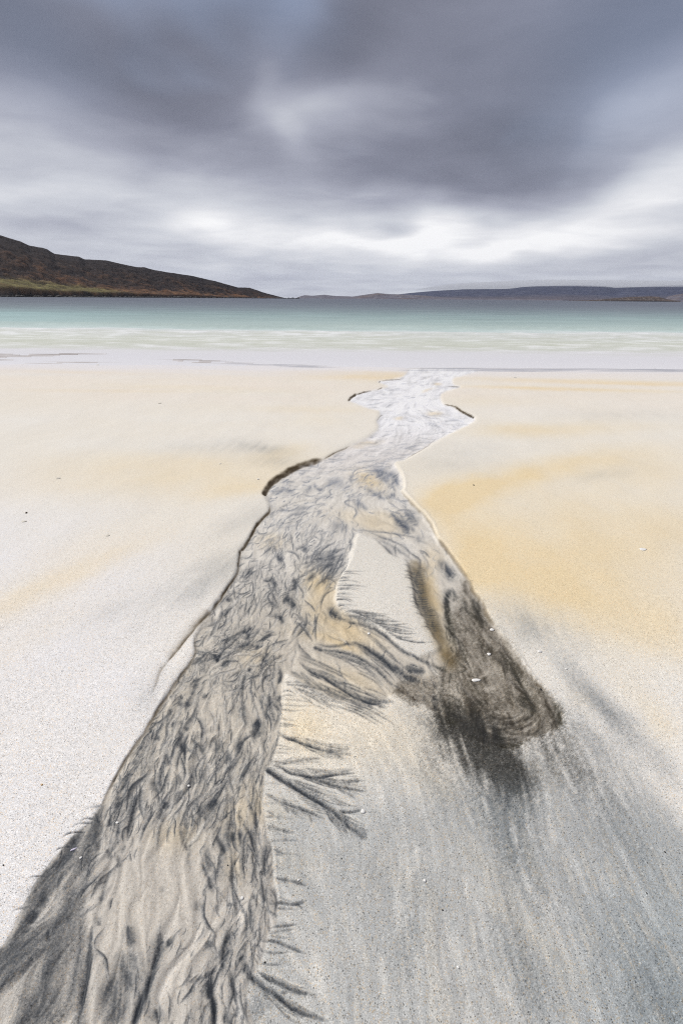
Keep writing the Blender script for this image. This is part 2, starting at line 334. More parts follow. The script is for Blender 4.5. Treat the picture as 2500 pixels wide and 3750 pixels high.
C = mix(C, col(118, 123, 127), np.clip(G*.9, 0, .9))
# bluish damp sheen painted into the lower right, cream islands of the lower middle
C = mix(C, col(182, 186, 187), np.clip(shelf*sst(2650, 3050, V)*(.42 + .2*pat), 0, 1)); C = mix(C, col(152, 163, 168), np.clip(shelf*sst(1900, 2500, U)*sst(2800, 3500, V)*.5, 0, 1))
C = mix(C, col(220, 216, 206), np.clip(shelf*sst(2550, 2900, V)*sst(.5, 2.2, L_sht*.7 + L_str*.6 + pat*1.2)*.55, 0, 1))
C = mix(C, col(222, 219, 211), bar*.85)
# --- inside the runnel
base = np.empty_like(C); base[:] = col(204, 197, 184)
base = mix(base, col(220, 216, 208), np.clip(sst(2400, 1950, V) + .3*n2, 0, 1))
base = mix(base, col(228, 224, 220), sst(1800, 1650, V))
base = mix(base, col(249, 249, 251), sst(1670, 1530, V))  # whitened: sky reflection of the water film painted into the colour
base = mix(base, col(196, 191, 183), sst(2700, 3200, V)*np.clip(.7 + .5*n2, 0, 1))
OB = np.zeros((NV, NU), np.float32)
for b in [(1170,2120,70,40,.6,30),(1180,2190,60,60,.65,50),(1260,2290,110,40,.65,25),(1200,2330,120,26,.5,10),(1350,1755,60,30,.7,25),(1370,1890,140,30,.4,5),(1400,1930,90,26,.4,10),(1590,2030,50,40,.4,40),
 (1570,2130,30,70,.6,0),(1600,2200,24,60,.55,-15),(1590,1512,26,9,.7,0),(1600,1402,16,5,.8,0),(1340,1620,60,9,.45,-10),(1460,1530,16,5,.5,0),(1560,1428,26,5,.5,-20),(1290,2240,50,22,.35,30),(940,2400,60,40,.3,0),
 (1300,2480,120,30,.35,25),(1200,2520,120,30,.3,10),(1260,2360,60,12,.5,20),(870,3000,50,90,.35,10),(940,2940,40,80,.4,0),(640,3060,90,60,.3,0),(860,3170,40,60,.3,0),(1000,1990,50,20,.3,0),(990,1960,60,20,.25,0)]:
    x, y, rx, ry, v, rot = b; blob(OB, x, y, rx, ry, v, rot)
base = mix(base, col(226, 192, 128), np.clip(OB*(1 + .4*n2 + .3*pat), 0, .8)*.58)
C = mix(C, base, wet)
# marbling: dark grains drawn out by the water
act = np.clip(.78 + .7*n2 + .4*n1 + 1.5*pat, .04, 2.0)
ph = L_wisp*.50 + L_wide*.42 + .9*nC; saw = ph - np.floor(ph)
lens = (1 - saw)**2.6*sst(-.9, .9, L_wide + .7*nD*2)           # one edge sharp, the other fading out
ph2 = L_fine*.45 + L_wisp*.35 + .8*nA; saw2 = ph2 - np.floor(ph2)
lens2 = (1 - saw2)**3*sst(-.4, 1.0, L_wisp + nB)*sst(1950, 2500, V)
rip = .34*lens + .34*lens2 + .22*np.maximum(L_wisp*.55 + L_hair*.45 + L_fine*.4 - .25, 0)
mask_m = np.ones((NV, NU), np.float32)        # where marbling is strong or weak
for b in [(1180,1720,120,60,.2,0),(1330,1870,160,40,.75,5),(1420,1920,170,50,.6,15),(1650,2120,80,120,.55,60),(1180,2180,80,80,.75,40),(1270,2300,150,45,.7,20),(1380,2350,80,40,.5,40),(1590,2150,40,140,.7,-15),
 (760,2640,170,120,.75,10),(520,3350,110,230,.85,0),(640,3120,150,120,.8,0),(400,3550,60,260,.75,0),(610,3250,110,120,.75,0),(880,3170,60,90,.6,0),(700,3330,90,60,.6,0),(640,2350,40,80,.9,30),(700,2340,60,80,.5,30),
 (1500,1480,200,30,.5,0),(1190,1760,90,24,.6,0),(920,3290,30,60,.4,0),(1300,2480,200,70,.65,25),(1230,2560,200,50,.8,0)]:
    x, y, rx, ry, v, rot = b; blob(mask_m, x, y, rx, ry, v, rot, mode='sub')
dl = poly([(1040,2330),(1330,2290),(1520,2400),(1600,2470),(1450,2540),(1345,2600),(1040,2600)], soft=20)
toe_r = poly([(372,2955),(270,3075),(140,3245),(60,3400),(-80,3570),(-200,3950),(300,3950),(318,3330),(352,3130)], soft=20)
calm = 1 - (.62 + .18*sst(3250, 3400, V))*sst(2900, 3220, V + 90*n2)*sst(300, 380, U)*sst(900, 760, U + .25*(V - 3300))
D = wet*rip*act*mask_m*calm*(1 - .75*dl)*(.50 + .25*sst(1900, 2350, V))*(1 - .66*far)*(1 - .5*sst(1300, 1400, U)*sst(1800, 1850, V))
light_v = wet*np.maximum(-L_wisp*.5 - L_wide*.3 - .35, 0)*.25*mask_m
# hundreds of single scallops: a dark crescent with one sharp edge, a pale ridge along its back
MK = np.zeros((NV, NU), np.float32); ML = np.zeros((NV, NU), np.float32)
prob = wet*np.clip(mask_m, 0, 1)**1.5*np.clip(calm, .25, 1)*(1 - .9*dl)*np.clip(.45 + .5*act, 0, 1.2)*(1 - .75*sst(1310, 1400, U)*sst(1830, 1900, V))*(1 - toe_r)
r2 = np.random.default_rng(21); made = 0; tries = 0
def rawstroke(A, p, w, val, sides, pw):
    ws = window(p, w*max(sides)*2.2 + 6); su, sv = WU[ws]*.5 + U[ws]*.5, WV[ws]*.5 + V[ws]*.5
    if su.size == 0: return
    d, t, s = pdist(p, su, sv); tp = np.clip(np.minimum(t, 1 - t)*3.2, 0, 1)**.7
    A[ws] = np.maximum(A[ws], val*np.exp(-(d/(w*np.where(s > 0, sides[0], sides[1])*(.3 + .7*tp)))**pw)*(.1 + .9*tp))
while made < 2500 and tries < 60000:
    tries += 1
    v = 1345 + 2450*r2.uniform()**.95; u = r2.uniform(150, 1700)
    sc_ = (v - HOR)/1500
    if r2.uniform() > float(lookup(prob, np.array([u]), np.array([v]))[0])*np.clip(1.3 - .62*sc_, .22, 1): continue
    made += 1
    a = math.atan2(float(lookup(fv, np.array([u]), np.array([v]))[0]), float(lookup(fu, np.array([u]), np.array([v]))[0])) + r2.normal()*(.42 if sc_ < .95 else .24) + .8*float(lookup(nC, np.array([u]), np.array([v]))[0])
    l = (26 + 90*r2.uniform()**2.2)*np.clip(sc_*1.25, .16, 1.6); k = r2.normal()*.30; sq = np.clip(sc_*1.3, .22, 1)
    if sc_ < .42: l *= 2.0; k *= .5; a = math.atan2(math.sin(a)*.45, math.cos(a))
    if sc_ > .95: a += 0; k *= .6
    elif r2.uniform() < .16: k *= 2.6; l *= .8
    ts = np.linspace(-1, 1, 7); dx, dy = math.cos(a), math.sin(a)
    off = k*l*(1 - ts**2) + .05*l*np.sin(ts*4 + r2.uniform(0, 6))
    p = np.stack([u + ts*l*.5*dx - off*.5*dy, v + (ts*l*.5*dy + off*.5*dx)*(sq if sc_ < .55 else 1)], 1)
    w = (l*r2.uniform(.022, .07) + 1.5)*(.42 if sc_ < .42 else .80); sd = (.35, 1.5) if r2.uniform() < .5 else (1.5, .35); val = (.25 + .75*r2.uniform()**1.5)*(.75 if sc_ < .42 else 1)
    rawstroke(MK, p, w, val, sd, 1.6)
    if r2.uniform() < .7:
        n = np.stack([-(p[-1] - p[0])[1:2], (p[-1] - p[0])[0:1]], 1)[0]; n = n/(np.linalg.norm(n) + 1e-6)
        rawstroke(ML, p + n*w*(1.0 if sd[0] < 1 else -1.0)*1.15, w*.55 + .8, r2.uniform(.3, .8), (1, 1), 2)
# --- fan of black sand at the runnel's end
fan = poly([(1700,2110),(1740,2180),(1800,2270),(1850,2345),(1900,2430),(1955,2500),(2010,2550),(2042,2605),(2044,2650),(2010,2690),(1940,2718),(1860,2732),(1780,2735),(1700,2715),(1620,2650),(1575,2600),(1490,2560),(1440,2530),(1500,2470),(1560,2480),(1630,2440),(1655,2380),(1665,2330),(1655,2260),(1670,2200)], soft=26, warp=1.5)
fd = fan*np.clip(.64 + .08*L_str + .10*L_strf + .24*n2 + .12*nA + .12*L_hair + .15*sst(2350, 2650, V), .2, .98)
for b in [(1668,2545,26,52,.85,-12),(1640,2520,22,30,.5,0),(1880,2700,60,7,.55,4),(1780,2525,34,9,.5,-8),(1870,2680,40,7,.4,4),(1790,2455,40,8,.35,-25),(1830,2440,40,60,.18,0),(1690,2250,34,70,.25,-10),(1720,2330,40,80,.22,-20),(1740,2440,60,40,.2,0),(1600,2500,60,50,.3,0),(1560,2540,60,40,.25,0),(1850,2640,120,40,.15,0),(1770,2520,60,30,.25,0)]:
    x, y, rx, ry, v, rot = b; blob(fd, x, y, rx, ry, v, rot, mode='sub', warp=.8)
arcd = np.zeros((NV, NU), np.float32); arcl = np.zeros((NV, NU), np.float32)
for k in range(34):                            # curved layers of the scoop
    r = r2.uniform(40, 190); a0 = r2.uniform(20, 90); a1 = a0 + r2.uniform(30, 80); cx_, cy_ = 1850 + r2.uniform(-12, 12), 2575 + r2.uniform(-8, 8)
    p = [(cx_ + r*math.cos(math.radians(a)), cy_ + r*.78*math.sin(math.radians(a))) for a in np.linspace(a0, a1, 7)]
    stroke(arcd if k % 3 else arcl, p, r2.uniform(3, 8), r2.uniform(.35, .85), warp=.4, taper=(.4,.4))
for p, w, v in [([(1835,2692),(1880,2702),(1925,2700),(1960,2690)],7,.9),([(1800,2700),(1850,2716),(1920,2712)],4,.6),([(1855,2672),(1885,2680),(1915,2674)],6,.6),([(1765,2530),(1790,2528),(1815,2518)],8,.7),([(1790,2460),(1770,2472),(1745,2482)],4,.6),([(1735,2470),(1722,2430),(1705,2390),(1690,2350)],5,.6),([(1700,2480),(1735,2482)],3,.6),([(1800,2560),(1810,2575)],5,.4)]:
    stroke(arcl, p, w, v, warp=.3)
env = np.zeros((NV, NU), np.float32)
for b in [(1700,2680,90,60,.85,20),(1780,2740,130,60,.85,40),(1840,2790,140,55,.62,50),(1650,2640,50,50,.5,30),(1730,2800,190,60,.42,45),(1900,2890,120,60,.34,60),(1850,3010,170,60,.27,70),(1900,3170,200,90,.18,65),(2020,2770,120,50,.20,60),(2120,2830,70,36,.26,60),
 (2040,2710,60,50,.32,80),(1640,2880,200,50,.16,55),(2320,3130,220,80,.14,45),(2260,3400,240,110,.12,45),(2430,3650,200,140,.24,40),(1880,3480,140,60,.22,60),(1540,3230,140,70,.10,70),(1980,3650,160,80,.16,60),(1500,3430,160,60,.12,85),(2250,2950,170,60,.16,50),(1200,3200,80,200,.06,90)]:
    x, y, rx, ry, v, rot = b; blob(env, x, y, rx, ry, v, rot, warp=1.6)
smear = np.clip(boxblur(env, 6)*np.clip(.88 + .20*L_sht + .10*L_strf + .45*n2 + .35*pat + .25*nA, .2, 1.6), 0, .84)
# --- black toe of the runnel, lower left
toe = poly([(372,2955),(330,3020),(270,3075),(200,3150),(140,3245),(95,3325),(60,3400),(15,3470),(-80,3570),(-200,3700),(-200,3950),(300,3950),(305,3700),(308,3500),(318,3330),(325,3230),(352,3130),(372,3050)], soft=22, warp=1.6)
td = toe*np.clip(.60 + .18*L_str + .12*L_hair + .10*L_wide + .15*n2, .12, .9)
tl = np.zeros_like(td); blob(tl, 70, 3620, 60, 130, .5, 35); blob(tl, 260, 3430, 60, 120, .15, 0); blob(tl, -20, 3720, 80, 90, .5, 20); blob(tl, 300, 3260, 20, 80, .3, 0)
td *= (1 - np.clip(tl*(1 + .5*L_str), 0, .8))
# --- single streaks traced one by one
S = np.zeros((NV, NU), np.float32)
TW = [.22]; RLT = np.zeros((NV, NU), np.float32)
T = lambda pts, w, v=.8, **k: stroke(S, pts, w, v, **{'warp': TW[0], **k})
def spray(root, tip0, tip1, n, w, v, bow=0.0, start=(0, .45)):
    """a brush of hair-thin rills that leave one stem and spread towards a ragged end"""
    root, t0, t1 = (np.array(q, float) for q in (root, tip0, tip1))
    for k in range(n):
        f = (k + rng.uniform(0, 1))/n; tip = t0 + (t1 - t0)*f; tip = root + (tip - root)*rng.uniform(.72, 1.05)
        mid = root + (tip - root)*.5; d = tip - root; mid = mid + np.array([-d[1], d[0]])*(bow + rng.uniform(-.03, .03)); st = rng.uniform(*start)
        a = root*(1 - st)**2 + 2*mid*st*(1 - st) + tip*st**2
        q3 = [a, (a + tip)*.5 + (mid - (root + tip)*.5)*(1 - st), tip]; q3[1] = q3[1] + rng.normal(size=2)*np.linalg.norm(d)*.012
        T([tuple(q) for q in q3], w*rng.uniform(.6, 1.2), v*rng.uniform(.4, 1.0), taper=(.12, .55))
        stroke(RLT, [tuple(q + np.array([0, -w*2.0])) for q in q3], w*1.1, rng.uniform(.3, .8), warp=.22)  # pale line above each rill paints light on its rim for relief
# rills cut into the low bar
spray((1012,2672),(1290,2725),(1262,2795),13,3.2,.55,.06,(.3,.7)); spray((994,2797),(1310,2815),(1345,2850),14,3.4,.6,.06,(.1,.6)); spray((1050,2826),(1350,2860),(1345,2925),16,3.4,.6,.03,(.1,.65))
spray((968,2811),(1240,2905),(1335,2975),14,3.4,.55,.05,(.25,.75)); spray((1180,2945),(1360,3035),(1275,3080),18,4.0,.65,.04,(.0,.5)); spray((1000,2915),(1230,2985),(1150,3020),12,3.4,.45,.04,(.1,.6))
spray((985,2800),(1190,2765),(1180,2800),8,3.0,.4,-.04,(.1,.6)); spray((970,2900),(1120,2935),(1080,2985),8,3.0,.35,.03,(.0,.5)); spray((978,3022),(1110,3050),(1080,3090),6,3.0,.35); spray((940,3550),(1170,3635),(1120,3665),10,4,.5,.05); spray((900,3560),(1210,3740),(1100,3760),14,4.5,.55,.07,(.2,.7))
spray((1140,2364),(1450,2500),(1420,2545),16,3.6,.6,-.10,(.05,.6)); spray((1095,2420),(1440,2560),(1380,2605),20,3.8,.65,.02,(.1,.65)); spray((1090,2440),(1340,2600),(1180,2600),16,3.6,.5,.03,(.05,.6)); spray((1285,2345),(1500,2480),(1470,2520),12,4.2,.7,-.03,(.1,.6)); spray((1045,2500),(1340,2590),(1220,2620),14,3.4,.45,.03,(.0,.6))
spray((1210,2220),(1450,2270),(1430,2330),16,3.4,.6,-.03,(.15,.6)); spray((1320,2290),(1480,2330),(1440,2360),9,3.2,.4)
T([(1012,2672),(1040,2697),(1085,2712),(1130,2730),(1185,2746),(1230,2752)], 8, .85, sides=(1,.6))
for e, q in (((1285,2738),.5),((1290,2762),.5),((1270,2785),.55),((1240,2775),.4)): T([(1170,2742),(1215,2752),e], 12, q, taper=(.3,.6))
T([(994,2797),(1030,2808),(1060,2826),(1110,2838),(1160,2845),(1230,2835),(1300,2832)], 8, .85, sides=(1,.7))
T([(1000,2797),(1060,2790),(1120,2778),(1180,2775)], 6, .45)
T([(1090,2838),(1160,2852),(1215,2872),(1265,2885),(1340,2897)], 8, .75); T([(1230,2870),(1290,2860),(1330,2858)], 7, .5); T([(1215,2870),(1280,2910),(1300,2925)], 7, .5)
T([(1120,2845),(1190,2840),(1290,2818)], 9, .5)
T([(968,2811),(985,2822),(1020,2848),(1075,2883),(1130,2915),(1185,2948),(1225,2975)], 13, 1.0, taper=(.06,.2), sides=(1.1,.6))
T([(1130,2905),(1185,2945),(1235,2985),(1280,3030),(1340,3068)], 11, .8, taper=(.2,.3)); T([(1225,2968),(1270,2975),(1325,2968)], 6, .7); T([(1225,2975),(1255,3020),(1275,3065)], 8, .6); T([(1255,2995),(1310,3030),(1345,3045)], 6, .45)
T([(1290,3030),(1320,3055),(1345,3075)], 16, .5)
for k in range(9):
    y = 2880 + k*11; T([(1050 + k*12, y), (1110 + k*12, y + 14), (1180 + k*9, y + 22)], 3.2, .42)
T([(1000,2925),(1040,2938),(1080,2953),(1130,2972),(1190,3000)], 8, .62, sides=(1,.7)); T([(970,2900),(1010,2925),(1040,2935)], 5, .4); T([(1130,2972),(1145,3015)], 5, .4); T([(1040,2950),(1060,2975)],5,.4)
T([(978,3022),(1020,3034),(1080,3052)], 6, .55); T([(975,2965),(1030,3000)], 4, .35); T([(1003,3110),(1040,3125)], 5, .45)
T([(1004,3213),(1060,3226),(1125,3246)], 6, .6); T([(985,3312),(1030,3307),(1085,3312),(1125,3300)], 6.5, .65); T([(1090,3311),(1110,3330)], 4, .4)
T([(985,3398),(1040,3390),(1095,3384)], 6, .45); T([(960,3447),(1010,3448),(1060,3466),(1120,3492)], 7, .6); T([(975,3420),(1030,3410),(1080,3400)],5,.35)
T([(940,3550),(985,3582),(1030,3602),(1085,3628),(1150,3642)], 10, .75); T([(890,3500),(905,3555),(955,3605),(1005,3640),(1055,3680),(1110,3708),(1200,3736)], 13, .85, taper=(.1,.3)); T([(1010,3640),(1060,3630),(1140,3640)], 7, .4); T([(930,3740),(960,3660),(1000,3700)], 30, .25)
for k in range(17):                            # fine comb of tiny rills along the bar's lip
    y = 2500 + k*20 + rng.uniform(-10, 10); x = np.interp(y, [2500,2600,2680,2780,2860], [1040,1032,1020,1000,965]); l = rng.uniform(40, 130)
    T([(x - 4, y), (x + l*.5, y + rng.uniform(-2, 8)), (x + l, y + rng.uniform(0, 18))], 3.2, rng.uniform(.12, .5), taper=(.1,.6))
for k in range(15):
    y = 2880 + k*50 + rng.uniform(-16, 16); x = np.interp(y, [2880,2950,3060,3120,3290,3370,3600], [965,962,980,1000,1020,1010,930]); l = rng.uniform(40, 150)
    T([(x, y), (x + l*.5, y + rng.uniform(-4, 10)), (x + l, y + rng.uniform(-4, 24))], 4, rng.uniform(.05, .4), taper=(.1,.6))
# comb on the upper bar's left lip
for k in range(24):
    y = 2085 + k*7.4 + rng.uniform(-5, 5); x = np.interp(y, [2085,2140,2205,2240,2270], [1262,1236,1232,1268,1330]); l = rng.uniform(25, 130)*(1.3 if k > 16 else 1)
    T([(x - 2, y), (x + l*.5, y + rng.uniform(-3, 6)), (x + l, y + rng.uniform(0, 14) + (6 if k > 17 else 0))], 2.2, rng.uniform(.2, .6), taper=(.05,.6))
for k in range(14):
    x = 1290 + k*12; y = np.interp(x, [1270,1345,1400,1480], [2240,2280,2312,2380]) - 10; l = rng.uniform(60, 150)
    T([(x, y - 6), (x + l*.5, y + 8 + rng.uniform(-4, 4)), (x + l, y + rng.uniform(2, 22))], 3.4, rng.uniform(.45, .75), taper=(.05,.5))
# feathers of the little delta
T([(1205,2215),(1240,2250),(1290,2268),(1345,2285),(1400,2315),(1470,2375),(1520,2400),(1600,2440)], 7, .7, sides=(.6,1)); T([(1200,2210),(1225,2240),(1250,2256)], 12, .9)
T([(1285,2345),(1330,2362),(1385,2398),(1430,2435),(1480,2478)], 13, 1.0, sides=(.8,1)); T([(1150,2352),(1210,2360),(1290,2352),(1340,2375)], 6, .5)
T([(1145,2366),(1190,2374),(1250,2382),(1310,2400),(1370,2440),(1420,2490),(1470,2520)], 7, .75); T([(1145,2364),(1185,2376)], 8, .95)
T([(1095,2420),(1140,2455),(1190,2478),(1240,2512),(1300,2548),(1370,2575),(1430,2560)], 9, .95, sides=(1.2,.6)); T([(1300,2545),(1360,2560),(1440,2570)], 10, .55); T([(1340,2560),(1400,2585),(1415,2595)], 10, .5); T([(1340,2570),(1370,2598)], 8, .5)
T([(1040,2504),(1110,2508),(1180,2520),(1250,2545),(1310,2568),(1345,2592)], 7, .6); T([(1270,2550),(1315,2580),(1340,2600)], 14, .5, taper=(.3,.2)); T([(1160,2545),(1200,2575)], 6, .45)
T([(1480,2440),(1520,2450),(1560,2455)], 14, .8); T([(1430,2420),(1480,2470),(1540,2490)], 14, .7); T([(1510,2400),(1560,2420),(1620,2450),(1660,2470)], 7, .6)
for k in range(36):
    x, y = rng.uniform(1060, 1330), 0; y = 2400 + (x - 1060)*.45 + rng.uniform(-30, 120); l = rng.uniform(60, 170)
    T([(x, y), (x + l*.5, y + l*.20), (x + l, y + l*.48)], 4.5, rng.uniform(.25, .6), taper=(.2,.6))
for k in range(12):
    x = 1320 + k*9; y = 2300 + k*9; T([(x, y), (x + 60, y + 40), (x + 110, y + 95)], 4, rng.uniform(.2, .45), taper=(.3,.5))
TW[0] = .6
# black slash and brown band
T([(1652,2148),(1640,2165),(1633,2200),(1638,2245),(1648,2290),(1662,2335),(1672,2380)], 13, 1.0, taper=(.05,.5), sides=(1,.8)); T([(1655,2152),(1664,2172),(1656,2195)], 8, .5)
T([(1620,2250),(1640,2300),(1660,2350),(1650,2370)], 6, .5); T([(1690,2180),(1712,2230),(1760,2260),(1790,2285)], 10, .6)
T([(1725,2180),(1750,2225),(1785,2280)], 12, .6); T([(1650,2290),(1680,2350),(1715,2430),(1730,2480)], 6, .45); T([(1750,2330),(1770,2370),(1785,2395)], 5, .4)
T([(1830,2370),(1880,2460),(1930,2530)], 20, .5); T([(2020,2560),(2045,2620),(2040,2665)], 18, .75); T([(1900,2545),(1950,2590),(1960,2620)], 26, .6)
T([(1800,2720),(1850,2732),(1920,2722)], 8, .6); T([(1600,2610),(1650,2640),(1700,2640)], 16, .6); T([(1585,2530),(1610,2580),(1660,2600)], 16, .6); T([(1740,2560),(1760,2590)], 12, .7)
BR = np.zeros((NV, NU), np.float32)
stroke(BR, [(1500,2050),(1530,2100),(1550,2160),(1562,2220),(1590,2290),(1620,2350),(1650,2420)], 30, .82, taper=(.1,.0))
stroke(BR, [(1500,2045),(1540,2070),(1560,2100)], 18, .6); stroke(BR, [(1570,2220),(1600,2280),(1640,2340)], 18, .6, warp=1.4)
for k in range(30):
    t = k/30; x = np.interp(t, [0,.5,1], [1525,1540,1600]); y = 2070 + t*240
    T([(x + 30, y), (x, y + 2), (x - rng.uniform(25, 60), y + rng.uniform(-10, 4))], 3, rng.uniform(.3, .7), taper=(.2,.5))
# marks on the upper right arm
T([(1440,1885),(1460,1900),(1490,1925),(1520,1935)], 16, .85); T([(1480,1870),(1510,1895),(1530,1920)], 14, .65); T([(1430,1870),(1450,1890)], 8, .5); T([(1500,1880),(1480,1925)], 8, .6)
T([(1530,1950),(1535,1980)], 14, .35); T([(1600,2040),(1640,2080),(1660,2120)], 16, .6); T([(1640,2060),(1670,2100)], 10, .5)
T([(1350,1940),(1420,1965),(1480,1995),(1545,2045)], 4, .55); T([(1380,1960),(1450,2000),(1510,2040)], 5, .45); T([(1310,1935),(1400,1940),(1500,1955),(1570,1985)], 4, .45); T([(1400,1985),(1440,2025)], 10, .4)
T([(1375,1715),(1400,1735),(1425,1765)], 14, .5); T([(1330,1780),(1370,1800),(1410,1825)], 7, .6); T([(1290,1770),(1285,1745),(1300,1735)], 6, .4); T([(1350,1715),(1400,1725),(1440,1740),(1455,1775)], 12, .55)
T([(1420,1780),(1440,1760),(1460,1755)], 6, .5); T([(1420,1820),(1445,1800)], 9, .5); T([(1290,1830),(1330,1845),(1350,1860)], 9, .4)
T([(1190,1770),(1230,1762),(1260,1775)], 18, .35); T([(1150,1760),(1160,1780),(1190,1790)], 6, .5); T([(1000,1805),(1040,1790),(1080,1800)], 8, .45); T([(1120,1800),(1140,1770)], 8, .55); T([(1080,1890),(1100,1860),(1130,1850)], 8, .5); T([(1200,1915),(1240,1920),(1280,1930)], 14, .35)
# feather around (1200, 2060)
for k in range(22):
    a = math.radians(rng.uniform(105, 205)); l = rng.uniform(60, 170); x0, y0 = 1250 + rng.uniform(-10, 10), 2010 + rng.uniform(-10, 30)
    T([(x0, y0), (x0 + .5*l*math.cos(a)*1.1, y0 + .5*l*abs(math.sin(a))*.7), (x0 + l*math.cos(a)*1.1, y0 + l*abs(math.sin(a))*.95)], 4.5, rng.uniform(.25, .6))
T([(1225,2020),(1180,2035),(1140,2045)], 6, .7); T([(1190,2070),(1210,2060),(1240,2050)], 6, .6); T([(1160,2090),(1145,2100),(1130,2120)], 10, .55); T([(1120,1995),(1110,2015)], 12, .7); T([(1010,2035),(1040,2040)], 10, .7); T([(905,2080),(925,2090)], 9, .8); T([(1175,2120),(1195,2120)], 8, .7); T([(1040,2200),(1060,2185),(1070,2210)], 9, .8)
